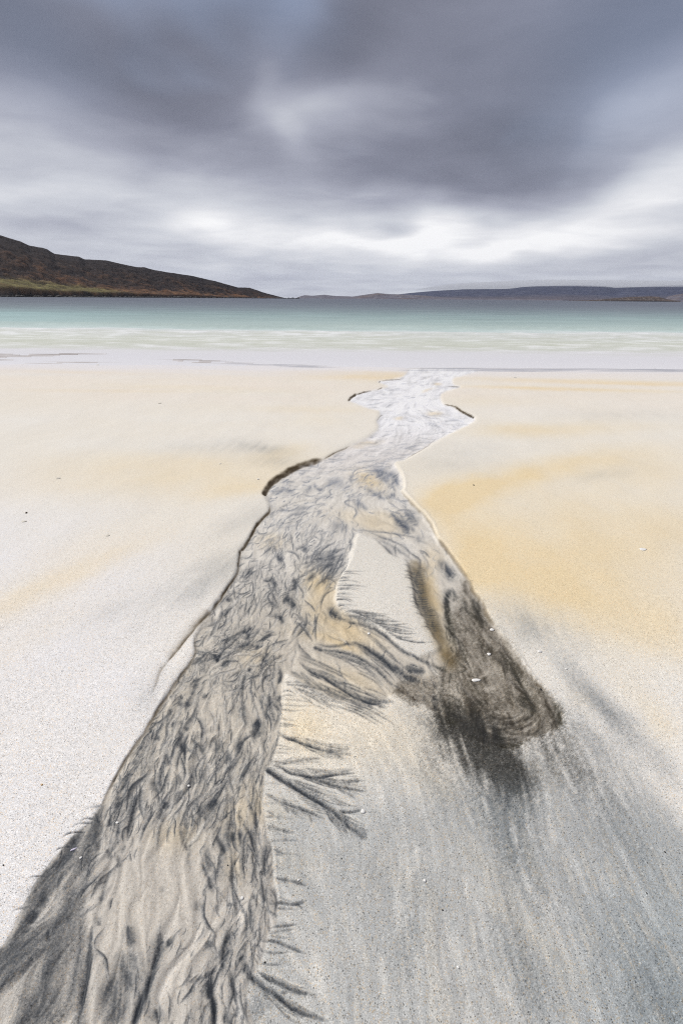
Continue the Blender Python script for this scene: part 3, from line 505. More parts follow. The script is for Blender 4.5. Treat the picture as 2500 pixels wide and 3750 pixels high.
# curls of the middle channel
for p, w, v in [([(960,2130),(975,2115),(1000,2118),(1008,2140),(1000,2158)],8,.6),([(1065,2125),(1078,2118),(1080,2140),(1060,2158)],7,.75),([(1030,2195),(1050,2188),(1072,2195),(1075,2222)],9,.85),
 ([(985,2245),(1020,2245),(1035,2260),(1030,2275)],9,.8),([(1020,2215),(990,2200),(980,2215)],8,.5),([(830,2180),(842,2195)],8,.85),([(820,2255),(830,2235),(835,2225)],7,.6),([(800,2255),(815,2235)],6,.5),
 ([(860,2320),(895,2305),(910,2320),(905,2335)],7,.75),([(815,2360),(840,2335),(870,2315)],6,.7),([(860,2380),(890,2360),(920,2350),(905,2370)],10,.6),([(955,2340),(985,2315),(1000,2305)],7,.65),([(935,2375),(950,2350)],7,.6),
 ([(905,2310),(915,2285)],6,.75),([(725,2430),(760,2410),(785,2400)],6,.6),([(785,2395),(795,2410),(805,2420)],9,.9),([(810,2435),(830,2420),(850,2418)],7,.7),([(820,2440),(840,2430)],6,.6),([(745,2445),(750,2460)],8,.4),
 ([(700,2540),(715,2500),(735,2485)],9,.7),([(690,2520),(710,2490),(740,2480)],6,.5),([(650,2580),(660,2545)],6,.5),([(655,2548),(668,2545)],8,.8),([(650,2575),(690,2570),(700,2580)],9,.6),([(680,2582),(696,2570)],10,.9),
 ([(620,2620),(632,2590)],8,.7),([(625,2660),(640,2640)],6,.6),([(780,2500),(790,2490)],8,.5),([(740,2550),(760,2535)],10,.6),([(910,2445),(922,2450)],9,.8),([(893,2500),(890,2525)],7,.7),([(905,2460),(895,2490),(888,2520)],6,.5),
 ([(1025,2440),(1032,2470),(1020,2500)],7,.75),([(965,2390),(972,2420)],6,.7),([(980,2460),(960,2500)],6,.5),([(950,2540),(960,2600)],6,.6),([(985,2545),(980,2590)],12,.6),([(1020,2540),(1022,2565)],9,.7),([(965,2590),(970,2630)],8,.75),([(980,2570),(965,2620)],6,.6),([(1000,2600),(1000,2640)],6,.4),
 ([(940,2620),(945,2660),(950,2700)],16,.9),([(935,2660),(940,2700)],18,.7),([(650,2685),(662,2680),(664,2695)],7,.7),([(670,2660),(690,2662)],8,.8),([(655,2640),(662,2645)],8,.75),([(665,2740),(662,2700),(655,2680)],12,.85),([(680,2760),(672,2720),(666,2690)],10,.7),([(700,2700),(735,2735),(742,2760)],6,.6),
 ([(770,2745),(790,2740),(800,2725),(780,2700)],14,.55),([(860,2740),(880,2725),(900,2715)],16,.6),([(815,2780),(840,2770),(830,2740)],14,.45),([(730,2780),(745,2760),(740,2720)],7,.5),([(560,2705),(575,2698),(580,2710)],8,.75),([(505,2750),(520,2735)],9,.7),([(490,2800),(500,2780)],9,.6),([(440,2900),(460,2860),(480,2830)],6,.6),
 ([(555,2850),(570,2900),(580,2910)],11,.85),([(545,2860),(565,2850)],7,.6),([(610,2760),(615,2800)],9,.65),([(650,2830),(665,2870)],14,.55),([(600,2960),(615,2935)],11,.6),([(585,3000),(595,2960)],9,.6),([(490,2920),(485,2980),(480,3040)],10,.8),([(500,2900),(495,2960)],8,.75),([(420,2960),(460,2930),(480,2900)],8,.6),([(470,3050),(478,3010)],9,.7),([(430,3030),(440,3060)],9,.6),([(400,3000),(410,3030)],9,.55),
 ([(640,2950),(680,2900),(730,2850)],4,.55),([(700,2945),(725,2950),(730,3000)],6,.5),([(760,2975),(790,2945),(815,2935)],18,.75),([(750,3010),(770,2970)],12,.6),([(840,2905),(835,2950)],14,.3),([(790,2870),(800,2860)],8,.5),([(830,2890),(825,2880)],8,.5),([(875,2870),(880,2890)],6,.5),([(905,2910),(925,2970),(945,3040)],7,.6),([(870,3000),(880,2985)],8,.3),
 ([(850,3040),(855,3080)],14,.7),([(870,3030),(885,3080),(880,3100)],11,.75),([(800,3060),(820,3100),(815,3130)],12,.7),([(765,3100),(765,3150),(775,3190)],11,.75),([(735,3150),(760,3200),(780,3270)],9,.75),([(885,3015),(930,3080),(945,3130),(950,3150)],8,.7),([(850,3160),(845,3200),(845,3240)],6,.5),([(960,3185),(965,3200)],10,.75),([(955,3250),(972,3270),(965,3310)],9,.75),([(930,3270),(925,3290)],9,.5),([(835,3300),(840,3315)],10,.6),
 ([(840,3400),(825,3460),(805,3520),(790,3540)],12,.85),([(800,3520),(830,3490),(850,3480)],14,.7),([(905,3340),(905,3390),(880,3440)],9,.55),([(880,3320),(890,3340)],8,.5),([(750,3450),(780,3460)],16,.7),([(700,3600),(760,3570),(800,3540)],6,.6),([(810,3540),(825,3535)],12,.6),([(885,3500),(895,3515)],14,.8),
 ([(770,3590),(762,3640),(755,3660)],18,.85),([(775,3640),(785,3700),(790,3760)],12,.75),([(845,3550),(850,3600),(868,3660)],9,.7),([(870,3680),(865,3720)],8,.4),([(740,3680),(745,3700)],20,.3),([(825,3680),(835,3760)],16,.5),([(590,3420),(580,3490),(560,3560)],20,.9),([(575,3520),(545,3620),(505,3700),(480,3770)],15,.95),([(615,3440),(635,3460)],26,.75),([(460,3390),(475,3420),(480,3470)],20,.85),([(440,3480),(470,3560),(450,3640)],44,.62),([(410,3560),(420,3700),(430,3780)],50,.66),([(380,3620),(400,3760)],30,.4),
 ([(340,3390),(328,3480),(318,3560),(305,3640),(285,3760)],11,.95),([(335,3480),(325,3540)],10,.7),([(370,3310),(378,3300),(385,3260),(400,3200)],7,.75),([(375,3300),(380,3280)],9,.8),([(360,3350),(368,3390)],9,.6),([(430,3130),(440,3160),(432,3180)],9,.8),([(390,3110),(410,3150)],8,.55),([(460,3090),(445,3130)],7,.5),([(370,3090),(360,3120)],7,.5),([(660,3030),(670,3080),(690,3120)],9,.55),([(700,3080),(690,3150),(700,3180)],7,.55),([(590,3240),(595,3265)],10,.35),([(730,3290),(710,3330)],16,.35),
 ([(240,3190),(190,3260),(140,3330)],14,.6),([(300,3040),(250,3130),(200,3200)],16,.5),([(140,3330),(110,3380)],18,.75),([(185,3400),(180,3450)],8,.7),([(80,3430),(120,3390)],10,.5),([(190,3620),(180,3680)],26,.45),([(120,3720),(200,3700)],26,.45),([(580,3690),(560,3740)],26,.55)]:
    T(p, w, v)
for k in range(7):                            # hairs where the toe bleeds into the white sand
    t = (k + rng.uniform(-.4, .4))/7; x = np.interp(t, [0,.3,.6,1], [375,310,250,60]); y = np.interp(t, [0,.3,.6,1], [2945,3030,3080,3390]); l = rng.uniform(25, 70)
    T([(x + 20, y), (x - l*.5, y + rng.uniform(0, 8)), (x - l, y + rng.uniform(4, 24))], 3.5, rng.uniform(.4, .75), taper=(.05,.6))
S2 = lic(S, tu2, tv2, 7, 44); S3 = lic(S, tu, tv, 8, 90)
S = np.where((wet > .5) & (dl < .5), np.clip(.70*S + .40*S2 + .15*S3, 0, 1.1)*np.clip(.97 + .20*L_hair + .20*L_fine, .3, 1.4), S*np.clip(1 + .16*L_hair, .5, 1.4))
# --- crumbling lips of the banks: wet dark cut sand, with shade of the cut faces painted in
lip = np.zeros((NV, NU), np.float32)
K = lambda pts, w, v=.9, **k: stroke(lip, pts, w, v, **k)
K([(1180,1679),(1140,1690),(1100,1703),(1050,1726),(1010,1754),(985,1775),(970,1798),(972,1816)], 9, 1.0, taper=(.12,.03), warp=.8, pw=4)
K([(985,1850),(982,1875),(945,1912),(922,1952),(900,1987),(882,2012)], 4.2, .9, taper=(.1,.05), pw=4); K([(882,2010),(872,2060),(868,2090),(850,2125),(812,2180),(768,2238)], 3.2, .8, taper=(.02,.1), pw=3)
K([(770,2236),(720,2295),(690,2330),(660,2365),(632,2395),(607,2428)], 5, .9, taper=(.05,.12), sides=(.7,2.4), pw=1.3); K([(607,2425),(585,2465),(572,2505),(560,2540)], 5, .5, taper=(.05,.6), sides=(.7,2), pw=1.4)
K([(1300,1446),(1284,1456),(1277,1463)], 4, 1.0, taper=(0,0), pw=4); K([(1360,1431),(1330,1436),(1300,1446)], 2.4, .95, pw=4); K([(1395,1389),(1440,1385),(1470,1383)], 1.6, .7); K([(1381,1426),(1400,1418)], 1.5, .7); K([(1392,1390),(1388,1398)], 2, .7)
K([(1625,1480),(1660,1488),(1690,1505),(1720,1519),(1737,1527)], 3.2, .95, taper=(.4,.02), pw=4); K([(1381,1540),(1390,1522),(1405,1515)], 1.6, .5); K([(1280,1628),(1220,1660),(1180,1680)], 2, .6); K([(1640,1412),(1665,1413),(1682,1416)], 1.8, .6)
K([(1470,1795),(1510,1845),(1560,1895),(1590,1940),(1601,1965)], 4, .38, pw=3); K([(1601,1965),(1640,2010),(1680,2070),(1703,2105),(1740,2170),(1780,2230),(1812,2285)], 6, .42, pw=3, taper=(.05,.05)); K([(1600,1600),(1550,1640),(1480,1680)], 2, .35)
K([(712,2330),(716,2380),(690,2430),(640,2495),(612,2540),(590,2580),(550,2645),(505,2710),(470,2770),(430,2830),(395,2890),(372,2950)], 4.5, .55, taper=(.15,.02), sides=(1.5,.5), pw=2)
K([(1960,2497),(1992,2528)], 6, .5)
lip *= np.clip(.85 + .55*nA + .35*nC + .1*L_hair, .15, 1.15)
# sand crests just outside the lips, the light on them painted pale
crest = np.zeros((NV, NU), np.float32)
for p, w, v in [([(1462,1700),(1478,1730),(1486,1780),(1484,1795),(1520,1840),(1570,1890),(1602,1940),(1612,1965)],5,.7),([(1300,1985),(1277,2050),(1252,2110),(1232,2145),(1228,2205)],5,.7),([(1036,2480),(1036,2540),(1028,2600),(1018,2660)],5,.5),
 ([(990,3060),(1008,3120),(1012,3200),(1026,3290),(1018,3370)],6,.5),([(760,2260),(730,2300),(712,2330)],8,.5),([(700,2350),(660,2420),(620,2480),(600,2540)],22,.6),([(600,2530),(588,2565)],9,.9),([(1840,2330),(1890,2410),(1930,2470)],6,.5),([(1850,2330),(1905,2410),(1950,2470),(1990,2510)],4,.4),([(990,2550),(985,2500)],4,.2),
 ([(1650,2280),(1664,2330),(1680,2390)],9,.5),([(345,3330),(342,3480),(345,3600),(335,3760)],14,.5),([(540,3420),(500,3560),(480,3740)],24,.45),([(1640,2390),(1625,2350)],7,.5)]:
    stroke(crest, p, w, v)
# --- put it together
DK = np.clip(1 - (1 - np.clip(D, 0, .85))*(1 - np.clip(MK*(.72 + .16*sst(2500, 2800, V))*wet*(1 - .35*far), 0, .92))*(1 - np.clip(S*.92, 0, .93))*(1 - td*.85), 0, .95)
C = mix(C, col(248, 244, 236), np.clip(light_v + ML*.62*wet, 0, .7)); C = mix(C, col(238, 236, 230), np.clip(crest*.36, 0, .5)); C = mix(C, col(240, 234, 220), np.clip(RLT*.5, 0, .5))
fd = np.clip(fd*(.92 + .22*pat + .10*L_fine) + .30*arcd*fan, 0, 1)*(1 - .75*arcl); fd = np.clip(fd + gr_(fd, .13), 0, 1); smear = np.clip(smear + gr_(smear, .14), 0, .95)
C = mix(C, col(64, 58, 48), np.clip(fd*.93, 0, 1)); C = mix(C, col(40, 38, 34), np.clip(arcd*fan*.55, 0, 1)); C = mix(C, col(104, 86, 52), np.clip(BR*(.8 + .25*nA), 0, .9))
C = mix(C, mix(np.broadcast_to(col(44, 44, 42), C.shape), np.broadcast_to(col(78, 86, 92), C.shape), sst(2780, 3000, V)), np.clip(smear*.95, 0, .94))
dcol = mix(mix(np.broadcast_to(col(46, 51, 58), C.shape), np.broadcast_to(col(112, 120, 136), C.shape), sst(2200, 1750, V)*.8), np.broadcast_to(col(52, 50, 42), C.shape), sst(1560, 1660, U)*sst(2100, 2250, V))  # dark sand bluer upstream: sky reflection on the wet surface painted in
DK = np.clip(DK + gr_(DK, .12), 0, .96)
C = C*(1 - DK[..., None]) + dcol*DK[..., None]
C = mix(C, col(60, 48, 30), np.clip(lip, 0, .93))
C = np.clip(C*(1 + .022*L_hair*wet + .010*L_strf*shelf + wn*grw*(.016 + .022*shelf + .02*wet))[..., None], 0, 1)
SRGB = C
WETM = np.clip(wet*.75 + .5*shelf*sst(2700, 3300, V) + .3*fan + far*wet*.5, 0, 1)
GRAIN = np.clip((1 - wet*.6)*(.5 + .5*sst(1500, 2600, V)) + .35*fan + .35*toe, 0, 1)
# heights, metres
step = poly(LEFT + [(-60,3950)] + BARB + FANB + RIGHT[::-1], soft=12, warp=.35)*(1 - bar)
deep = np.clip(sst(1380, 1700, V)*.4 + .6, 0, 1)*(1 - .55*sst(2150, 2450, V)) *(1 - .9*sst(2500, 2950, V))*(1 - .9*sst(1500, 1650, U)*sst(2350, 2550, V))
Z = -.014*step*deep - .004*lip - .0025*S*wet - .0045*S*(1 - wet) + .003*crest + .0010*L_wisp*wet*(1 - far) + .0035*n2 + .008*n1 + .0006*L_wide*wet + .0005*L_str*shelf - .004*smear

# ================================================================ helpers
ILLUM = 1.14                                     # display brightness of a white matte floor in this light
def albedo(S):
    S = np.asarray(S, np.float32)
    return np.clip(np.where(S <= .04045, S/12.92, ((S + .055)/1.055)**2.4)/ILLUM, 0, .85)
def grid_mesh(name, co, cols=None, extra=None, smooth_sh=True):
    nr, nc, _ = co.shape
    me = bpy.data.meshes.new(name)
    me.vertices.add(nr*nc); me.vertices.foreach_set('co', co.astype(np.float32).ravel())
    i = np.arange(nr*nc, dtype=np.int32).reshape(nr, nc)
    q = np.stack([i[1:, :-1], i[1:, 1:], i[:-1, 1:], i[:-1, :-1]], -1).reshape(-1, 4)
    me.loops.add(q.size); me.loops.foreach_set('vertex_index', q.ravel())
    me.polygons.add(len(q)); me.polygons.foreach_set('loop_start', np.arange(0, q.size, 4, dtype=np.int32))
    me.polygons.foreach_set('use_smooth', np.full(len(q), smooth_sh))
    if cols is not None:
        a = me.attributes.new('tint', 'FLOAT_COLOR', 'POINT')
        a.data.foreach_set('color', np.concatenate([cols, np.ones(cols.shape[:2] + (1,))], -1).astype(np.float32).ravel())
    for k, A in (extra or {}).items():
        a = me.attributes.new(k, 'FLOAT', 'POINT'); a.data.foreach_set('value', A.astype(np.float32).ravel())
    me.update(calc_edges=True)
    return me
def link(name, me, mat=None, kind=None, label=None, category=None, group=None, parent=None):
    o = bpy.data.objects.new(name, me); sc.collection.objects.link(o)
    if mat: me.materials.append(mat)
    if kind: o['kind'] = kind
    if label: o['label'] = label
    if category: o['category'] = category
    if group: o['group'] = group
    o.parent = parent
    return o
def material(name):
    m = bpy.data.materials.new(name); m.use_nodes = True; nt = m.node_tree; nt.nodes.clear()
    N = NL(nt); out = N('ShaderNodeOutputMaterial'); p = N('ShaderNodeBsdfPrincipled')
    nt.links.new(p.outputs[0], out.inputs[0])
    return m, nt, N, p
def attr(N, n, color=False):
    return N('ShaderNodeAttribute', attribute_name=n).outputs['Color' if color else 'Fac']

# ================================================================ the beach
def y_of(v): return float(ground(1250.0, v)[1])
shore_y = 11.35 + .7*fbm(GXM*.12, GXM*0 + 3.3, 3) + .06*fbm(GXM*.8, GXM*0 + 1.3, 2) - .006*GXM
def bed(Yv, sh):
    return np.where(Yv < sh, -.05 + .05*np.clip((sh - Yv)/3.2, 0, 1)**1.15, -.05 - .02*(Yv - sh))
ZB = bed(GYM, shore_y)
near_sea = sst(1420, 1335, V)
# low dark bars of sand showing through the swash
SW = np.zeros((NV, NU), np.float32)
for k in range(46):
    x = rng.uniform(-700, 330); y = rng.uniform(1288, 1322); l = rng.uniform(60, 220)
    stroke(SW, [(x - l, y), (x, y + rng.uniform(-1, 1)), (x + l, y + rng.uniform(-1, 2))], rng.uniform(1.0, 2.6), rng.uniform(.3, .9), taper=(.5,.5), warp=.1)
for k in range(30):
    x = rng.uniform(650, 1150); y = 1311 + (x - 650)*.045 + rng.uniform(-4, 4); l = rng.uniform(40, 150)
    stroke(SW, [(x - l, y - 3), (x, y), (x + l, y + 3)], rng.uniform(1.2, 2.2), rng.uniform(.25, .6), taper=(.5,.5), warp=.1)
for k in range(60):
    x = rng.uniform(1650, 3200); y = 1344 + rng.uniform(-5, 6) + (x - 1700)*.004; l = rng.uniform(60, 260)
    stroke(SW, [(x - l, y), (x, y), (x + l, y + 1)], rng.uniform(1.2, 2.6), rng.uniform(.3, .8), taper=(.5,.5), warp=.1)
swl = np.clip(SW, 0, 1)
Cb = SRGB
Cb = mix(Cb, col(226, 225, 229), np.clip(near_sea*(1 - wet)*sst(1405, 1340, V + 22*n3 + 10*n1)*.85, 0, 1))
Cb = mix(Cb, np.where((U < 800)[..., None], col(92, 84, 80), col(140, 145, 158)), swl*.9)
COL = albedo(Cb)
Zall = ZB + Z*(1 - near_sea*.6)
Zall = np.where(swl > .12, np.maximum(Zall, -.0495 + .004*swl), Zall)
co = np.stack([GXM, GYM, Zall], -1)
# carry the sheet on under the sea, under the camera and far to both sides
def stretch(co, vals):
    Yn = [r for r in (.2, -.2, -.8, -2, -5, -15, -60, -400)]
    Yf = [6500, 3000, 900, 300, 120, 60, 35, 24, 18]
    xs0, xs1 = co[0, :, 0], co[-1, :, 0]
    far_rows = [np.stack([xs0*y/co[0, 0, 1], np.full_like(xs0, y), np.full_like(xs0, -.2 - .02*min(y, 400))], -1) for y in Yf]
    yl = co[-1, 0, 1]
    near_rows = [np.stack([xs1*(1 + max(0, -y)*.6 + .2), np.full_like(xs1, yl - (.25 - y)), co[-1, :, 2]*0], -1) for y in Yn]
    c = np.concatenate([np.stack(far_rows), co, np.stack(near_rows)], 0)
    out = [np.concatenate([np.repeat(v[:1], len(Yf), 0), v, np.repeat(v[-1:], len(Yn), 0)], 0) for v in vals]
    ex = [.35, 1.2, 4, 14, 60, 300, 1200, 3000]
    L = np.stack([c[:, 0] + np.array([-e*1.0, 0, 0]) for e in ex[::-1]], 1); R = np.stack([c[:, -1] + np.array([e*1.0, 0, 0]) for e in ex], 1)
    c2 = np.concatenate([L, c, R], 1)
    out2 = [np.concatenate([np.repeat(v[:, :1], len(ex), 1), v, np.repeat(v[:, -1:], len(ex), 1)], 1) for v in out]
    return c2, out2
edge = np.clip(np.minimum(sst(-900, -400, U), sst(3400, 2900, U)), 0, 1)
plain = albedo(col(224, 220, 210))
COL = COL*edge[..., None] + plain*(1 - edge[..., None])
lastc = COL[-1:].copy(); kk = np.ones(161)/161
for ch in range(3): lastc[0, :, ch] = np.convolve(np.pad(COL[-1, :, ch], 80, mode='edge'), kk, 'valid')
fz = sst(3790, 3890, V)[..., None]; COL = COL*(1 - fz) + lastc*fz
c2, (COL2, WET2, GR2) = stretch(co, [COL, WETM*edge, GRAIN])
me = grid_mesh('beach', c2, COL2, {'wetness': WET2, 'grain': GR2})
m, nt, N, p = material('shell_sand')
def mth(N, op, a, b=0.0, clamp=False): return N('ShaderNodeMath', operation=op, use_clamp=clamp, ins={0: a, 1: b}).outputs[0]
pos = N('ShaderNodeNewGeometry').outputs['Position']
g1 = N('ShaderNodeTexNoise', ins={'Vector': pos, 'Scale': 420.0, 'Detail': 2.0, 'Roughness': .6}).outputs[0]
g2 = N('ShaderNodeTexVoronoi', ins={'Vector': pos, 'Scale': 420.0}).outputs['Color']
g2s = N('ShaderNodeSeparateColor', ins={0: g2})
g3 = N('ShaderNodeTexNoise', ins={'Vector': pos, 'Scale': 60.0, 'Detail': 3.0, 'Roughness': .65}).outputs[0]
gr = attr(N, 'grain'); wt = attr(N, 'wetness')
amt = mth(N, 'ADD', mth(N, 'MULTIPLY', gr, .85), .22)
var = mth(N, 'ADD', mth(N, 'MULTIPLY', mth(N, 'SUBTRACT', g1, .5), 1.5), mth(N, 'MULTIPLY', mth(N, 'SUBTRACT', g3, .5), .30))
var = mth(N, 'ADD', 1.0, mth(N, 'MULTIPLY', var, amt))
dark = N('ShaderNodeMapRange', ins={0: g2s.outputs[0], 1: .93, 2: .985, 3: 0.0, 4: 1.0}).outputs[0]
var = mth(N, 'MULTIPLY', var, mth(N, 'SUBTRACT', 1.0, mth(N, 'MULTIPLY', mth(N, 'MULTIPLY', dark, amt), .55)))
lite = N('ShaderNodeMapRange', ins={0: g2s.outputs[1], 1: .93, 2: .97, 3: 0.0, 4: 1.0}).outputs[0]
tint = N('ShaderNodeVectorMath', operation='SCALE', ins={0: attr(N, 'tint', True), 'Scale': var}).outputs[0]
gold = mth(N, 'MULTIPLY', N('ShaderNodeMapRange', ins={0: g2s.outputs[2], 1: .86, 2: .95, 3: 0.0, 4: .42}).outputs[0], amt)
tint = N('ShaderNodeMix', data_type='RGBA', ins={0: gold, 6: tint, 7: N('ShaderNodeVectorMath', operation='MULTIPLY', ins={0: tint, 1: (1.15, .82, .45)}).outputs[0]}).outputs[2]
tint = N('ShaderNodeMix', data_type='RGBA', ins={0: mth(N, 'MULTIPLY', mth(N, 'MULTIPLY', lite, amt), .6), 6: tint, 7: N('ShaderNodeVectorMath', operation='MULTIPLY_ADD', ins={0: tint, 1: (1.25, 1.25, 1.25), 2: (.09, .09, .09)}).outputs[0]}).outputs[2]
nt.links.new(tint, p.inputs['Base Color'])
nt.links.new(N('ShaderNodeMapRange', ins={0: wt, 1: 0.0, 2: 1.0, 3: .9, 4: .36}).outputs[0], p.inputs['Roughness'])
nt.links.new(N('ShaderNodeMapRange', ins={0: wt, 1: 0.0, 2: 1.0, 3: .06, 4: .20}).outputs[0], p.inputs['Specular IOR Level'])
bh = mth(N, 'ADD', mth(N, 'MULTIPLY', g1, .6), mth(N, 'MULTIPLY', g3, 1.2))
bmp = N('ShaderNodeBump', ins={'Strength': .35, 'Distance': .0022, 'Height': bh})
nt.links.new(bmp.outputs[0], p.inputs['Normal'])
beach = link('beach', me, m, 'structure')

# ================================================================ the sea
sv = np.concatenate([np.arange(1094.2, 1130, .9), np.arange(1130, 1352, 1.5)]); su = np.arange(-1100, 3600, 8.0)
SU, SV = np.meshgrid(su, sv); SX, SY = ground(SU, SV)
a1 = fbm(SX*.10, SY*.22, 3); a2 = fbm(SX*.75 + 4, SY*1.3, 4, .6); a3 = fbm(SX*1.3 + 7, SY*3.2, 3); a4 = fbm(SX*.012, np.log(SY)*9, 3)
vv = SV + 15*a1*sst(1160, 1215, SV)*sst(1330, 1290, SV) + 6*a2*sst(1190, 1210, SV)*sst(1300, 1270, SV) + 3.5*a4*sst(1130, 1100, SV) + 3*a4
KV = [1090,1108,1122,1137,1154,1177,1196,1205,1213,1222,1236,1250,1266,1280,1305,1350]
KC = [(94,99,112),(100,108,120),(112,123,132),(129,146,151),(149,171,171),(170,190,187),(182,199,195),(196,212,210),(219,224,226),(226,229,231),(219,223,219),(217,220,213),(221,223,221),(220,220,223),(220,220,225),(226,226,230)]  # palest nearshore tones hold the painted sky reflection of the swash film
SC_ = np.stack([np.interp(vv, KV, [c[k] for c in KC]) for k in range(3)], -1)/255
lft = sst(700, 0, SU)*sst(1130, 1160, SV)*sst(1205, 1180, SV); SC_ = SC_*(1 - .35*lft[..., None]) + np.array([168, 208, 210])/255*.35*lft[..., None]
foam = sst(1204, 1222, vv)*sst(1290, 1262, vv)
tx = np.clip(.5 + 1.1*a2 + .35*a3 + .4*a1, 0, 1)
SC_ = SC_*(1 - (foam*.75*(1 - tx))[..., None]) + np.array([196, 200, 186])/255*(foam*.75*(1 - tx))[..., None]
SC_ = SC_*(1 - (foam*.5*np.clip(tx*2 - 1, 0, 1))[..., None]) + np.array([244, 246, 246])/255*(foam*.5*np.clip(tx*2 - 1, 0, 1))[..., None]
blue = sst(1200, 1150, SV)
SC_ *= (1 + blue*(.09*fbm(SX*.15, SY*.30, 3) + .07*fbm(SX*.05 + 9, np.log(SY)*30, 3) + .03*a2))[..., None]
hump = np.exp(-((SY - 22.5 - 1.5*a1)/1.6)**2)*.09 + np.exp(-((SY - 27.5 - 2*a1)/1.8)**2)*.12 + np.exp(-((SY - 17.5 - 1.2*a1)/1.3)**2)*.03
SZ = -.05 + hump*(.8 + .5*a2) + .012*a2*sst(14, 20, SY)*sst(300, 60, SY) + .05*fbm(SX*.25, SY*.5, 3)*sst(26, 45, SY)
SZ = np.where(SY < 13.5, -.05, SZ)
sco = np.stack([SX, SY, SZ], -1)
fr = np.stack([np.stack([sco[0, :, 0]*k, sco[0, :, 1]*k, sco[0, :, 2]*0 - .05], -1) for k in (3.4, 2.2, 1.5)])
sco = np.concatenate([fr, sco], 0); scl = np.concatenate([np.repeat(SC_[:1], 3, 0), SC_], 0)
fo = np.concatenate([np.zeros((3, SU.shape[1])), sst(1185, 1212, vv)], 0)
exs = [3, 20, 150, 900, 2500]
Lc = np.stack([sco[:, 0] + np.array([-e, 0, 0]) for e in exs[::-1]], 1); Rc = np.stack([sco[:, -1] + np.array([e, 0, 0]) for e in exs], 1)
ext = lambda A: np.concatenate([np.repeat(A[:, :1], 5, 1), A, np.repeat(A[:, -1:], 5, 1)], 1)
sco = np.concatenate([Lc, sco, Rc], 1)
me = grid_mesh('sea', sco, albedo(ext(scl)), {'foam': ext(fo)})
m, nt, N, p = material('sea_water')
pos = N('ShaderNodeNewGeometry').outputs['Position']
nt.links.new(attr(N, 'tint', True), p.inputs['Base Color'])
nt.links.new(N('ShaderNodeMapRange', ins={0: attr(N, 'foam'), 1: 0.0, 2: 1.0, 3: .45, 4: .7}).outputs[0], p.inputs['Roughness'])
p.inputs['Specular IOR Level'].default_value = .12
mp = N('ShaderNodeMapping', ins={0: pos, 'Scale': (.5, 1.6, 1)}).outputs[0]
w1 = N('ShaderNodeTexNoise', ins={'Vector': mp, 'Scale': 1.1, 'Detail': 4.0, 'Roughness': .55}).outputs[0]
nt.links.new(N('ShaderNodeBump', ins={'Strength': .25, 'Distance': .05, 'Height': w1}).outputs[0], p.inputs['Normal'])
sea = link('sea', me, m, 'structure')

# ================================================================ land across the water
def ray(x, y):
    u, v = unroll(x, y); xc = (u - CXP)/F_PX; yc = -(v - CYP)/F_PX
    return np.array([xc, math.cos(PITCH) + yc*math.sin(PITCH), -math.sin(PITCH) + yc*math.cos(PITCH)])
def bearing(x, y):
    d = ray(x, y); return math.atan2(d[0], d[1]), d[2]/math.hypot(d[0], d[1])
def ridge_mesh(name, sky_pts, shore, crest, back, nb, nrows, rough, colour, seed, prof=1.0, soft_tip=0.0, shade=None):
    """a hill: bearings along its skyline, shore / crest / back distances (bearing -> m), slope rows from shore to back"""
    bs = np.array([bearing(x, y) for x, y in sky_pts]); bb = np.linspace(bs[0, 0], bs[-1, 0], nb)
    tan = np.interp(bb, bs[:, 0], bs[:, 1])
    f = lambda k: np.interp(bb, [bearing(x, 1095)[0] for x, _ in k], [d for _, d in k])
    d0, d1, d2 = f(shore), f(crest), f(back)
    H = np.maximum(tan*d1 + CAM_H, .6)
    t = np.concatenate([np.linspace(0, 1, nrows), 1 + np.linspace(0, 1, nrows//3 + 1)[1:]])
    T, B = np.meshgrid(t, bb, indexing='ij')
    R_ = np.where(T <= 1, d0 + (d1 - d0)*T, d1 + (d2 - d1)*(T - 1))
    x, y = R_*np.sin(B), R_*np.cos(B)
    shape = np.where(T <= 1, prof(np.clip(T, 0, 1), B) if callable(prof) else np.clip(T, 0, 1)**prof, 1 - sst(0, 1, T - 1))
    ns = fbm(x*rough[0] + seed, y*rough[0], 5, .55); nf = fbm(x*rough[0]*6 + seed, y*rough[0]*6, 4, .6)
    fade = np.where(T <= 1, np.sin(np.clip(T, 0, 1)*math.pi)**.6, .6)
    z = H*shape + (ns*rough[1] + nf*rough[2])*np.minimum(1, H/30)*np.where(T <= 1, fade + .12*np.clip(T*8, 0, 1), .5)
    z = np.where(T <= 0, -3.0, np.where(T >= 2, -3.0, z - .05))
    cl = colour(x, y, z, T, B, ns, nf, H)
    return grid_mesh(name, np.stack([x, y, z], -1)[:, ::-1], albedo(cl)[:, ::-1])
def land_material(name, scale, amount):
    m, nt, N, p = material(name)
    pos = N('ShaderNodeNewGeometry').outputs['Position']
    n = N('ShaderNodeTexNoise', ins={'Vector': pos, 'Scale': scale, 'Detail': 6.0, 'Roughness': .65}).outputs[0]
    v = mth(N, 'ADD', 1 - amount*.5, mth(N, 'MULTIPLY', n, amount))
    nt.links.new(N('ShaderNodeVectorMath', operation='SCALE', ins={0: attr(N, 'tint', True), 'Scale': v}).outputs[0], p.inputs['Base Color'])
    p.inputs['Roughness'].default_value = .95; p.inputs['Specular IOR Level'].default_value = .08
    nt.links.new(N('ShaderNodeBump', ins={'Strength': .7, 'Distance': 1.2/scale*.25, 'Height': n}).outputs[0], p.inputs['Normal'])
    return m
c3 = lambda r, g, b: np.array([r, g, b])/255
def mx3(a, b, m): return a*(1 - m[..., None]) + b*m[..., None]
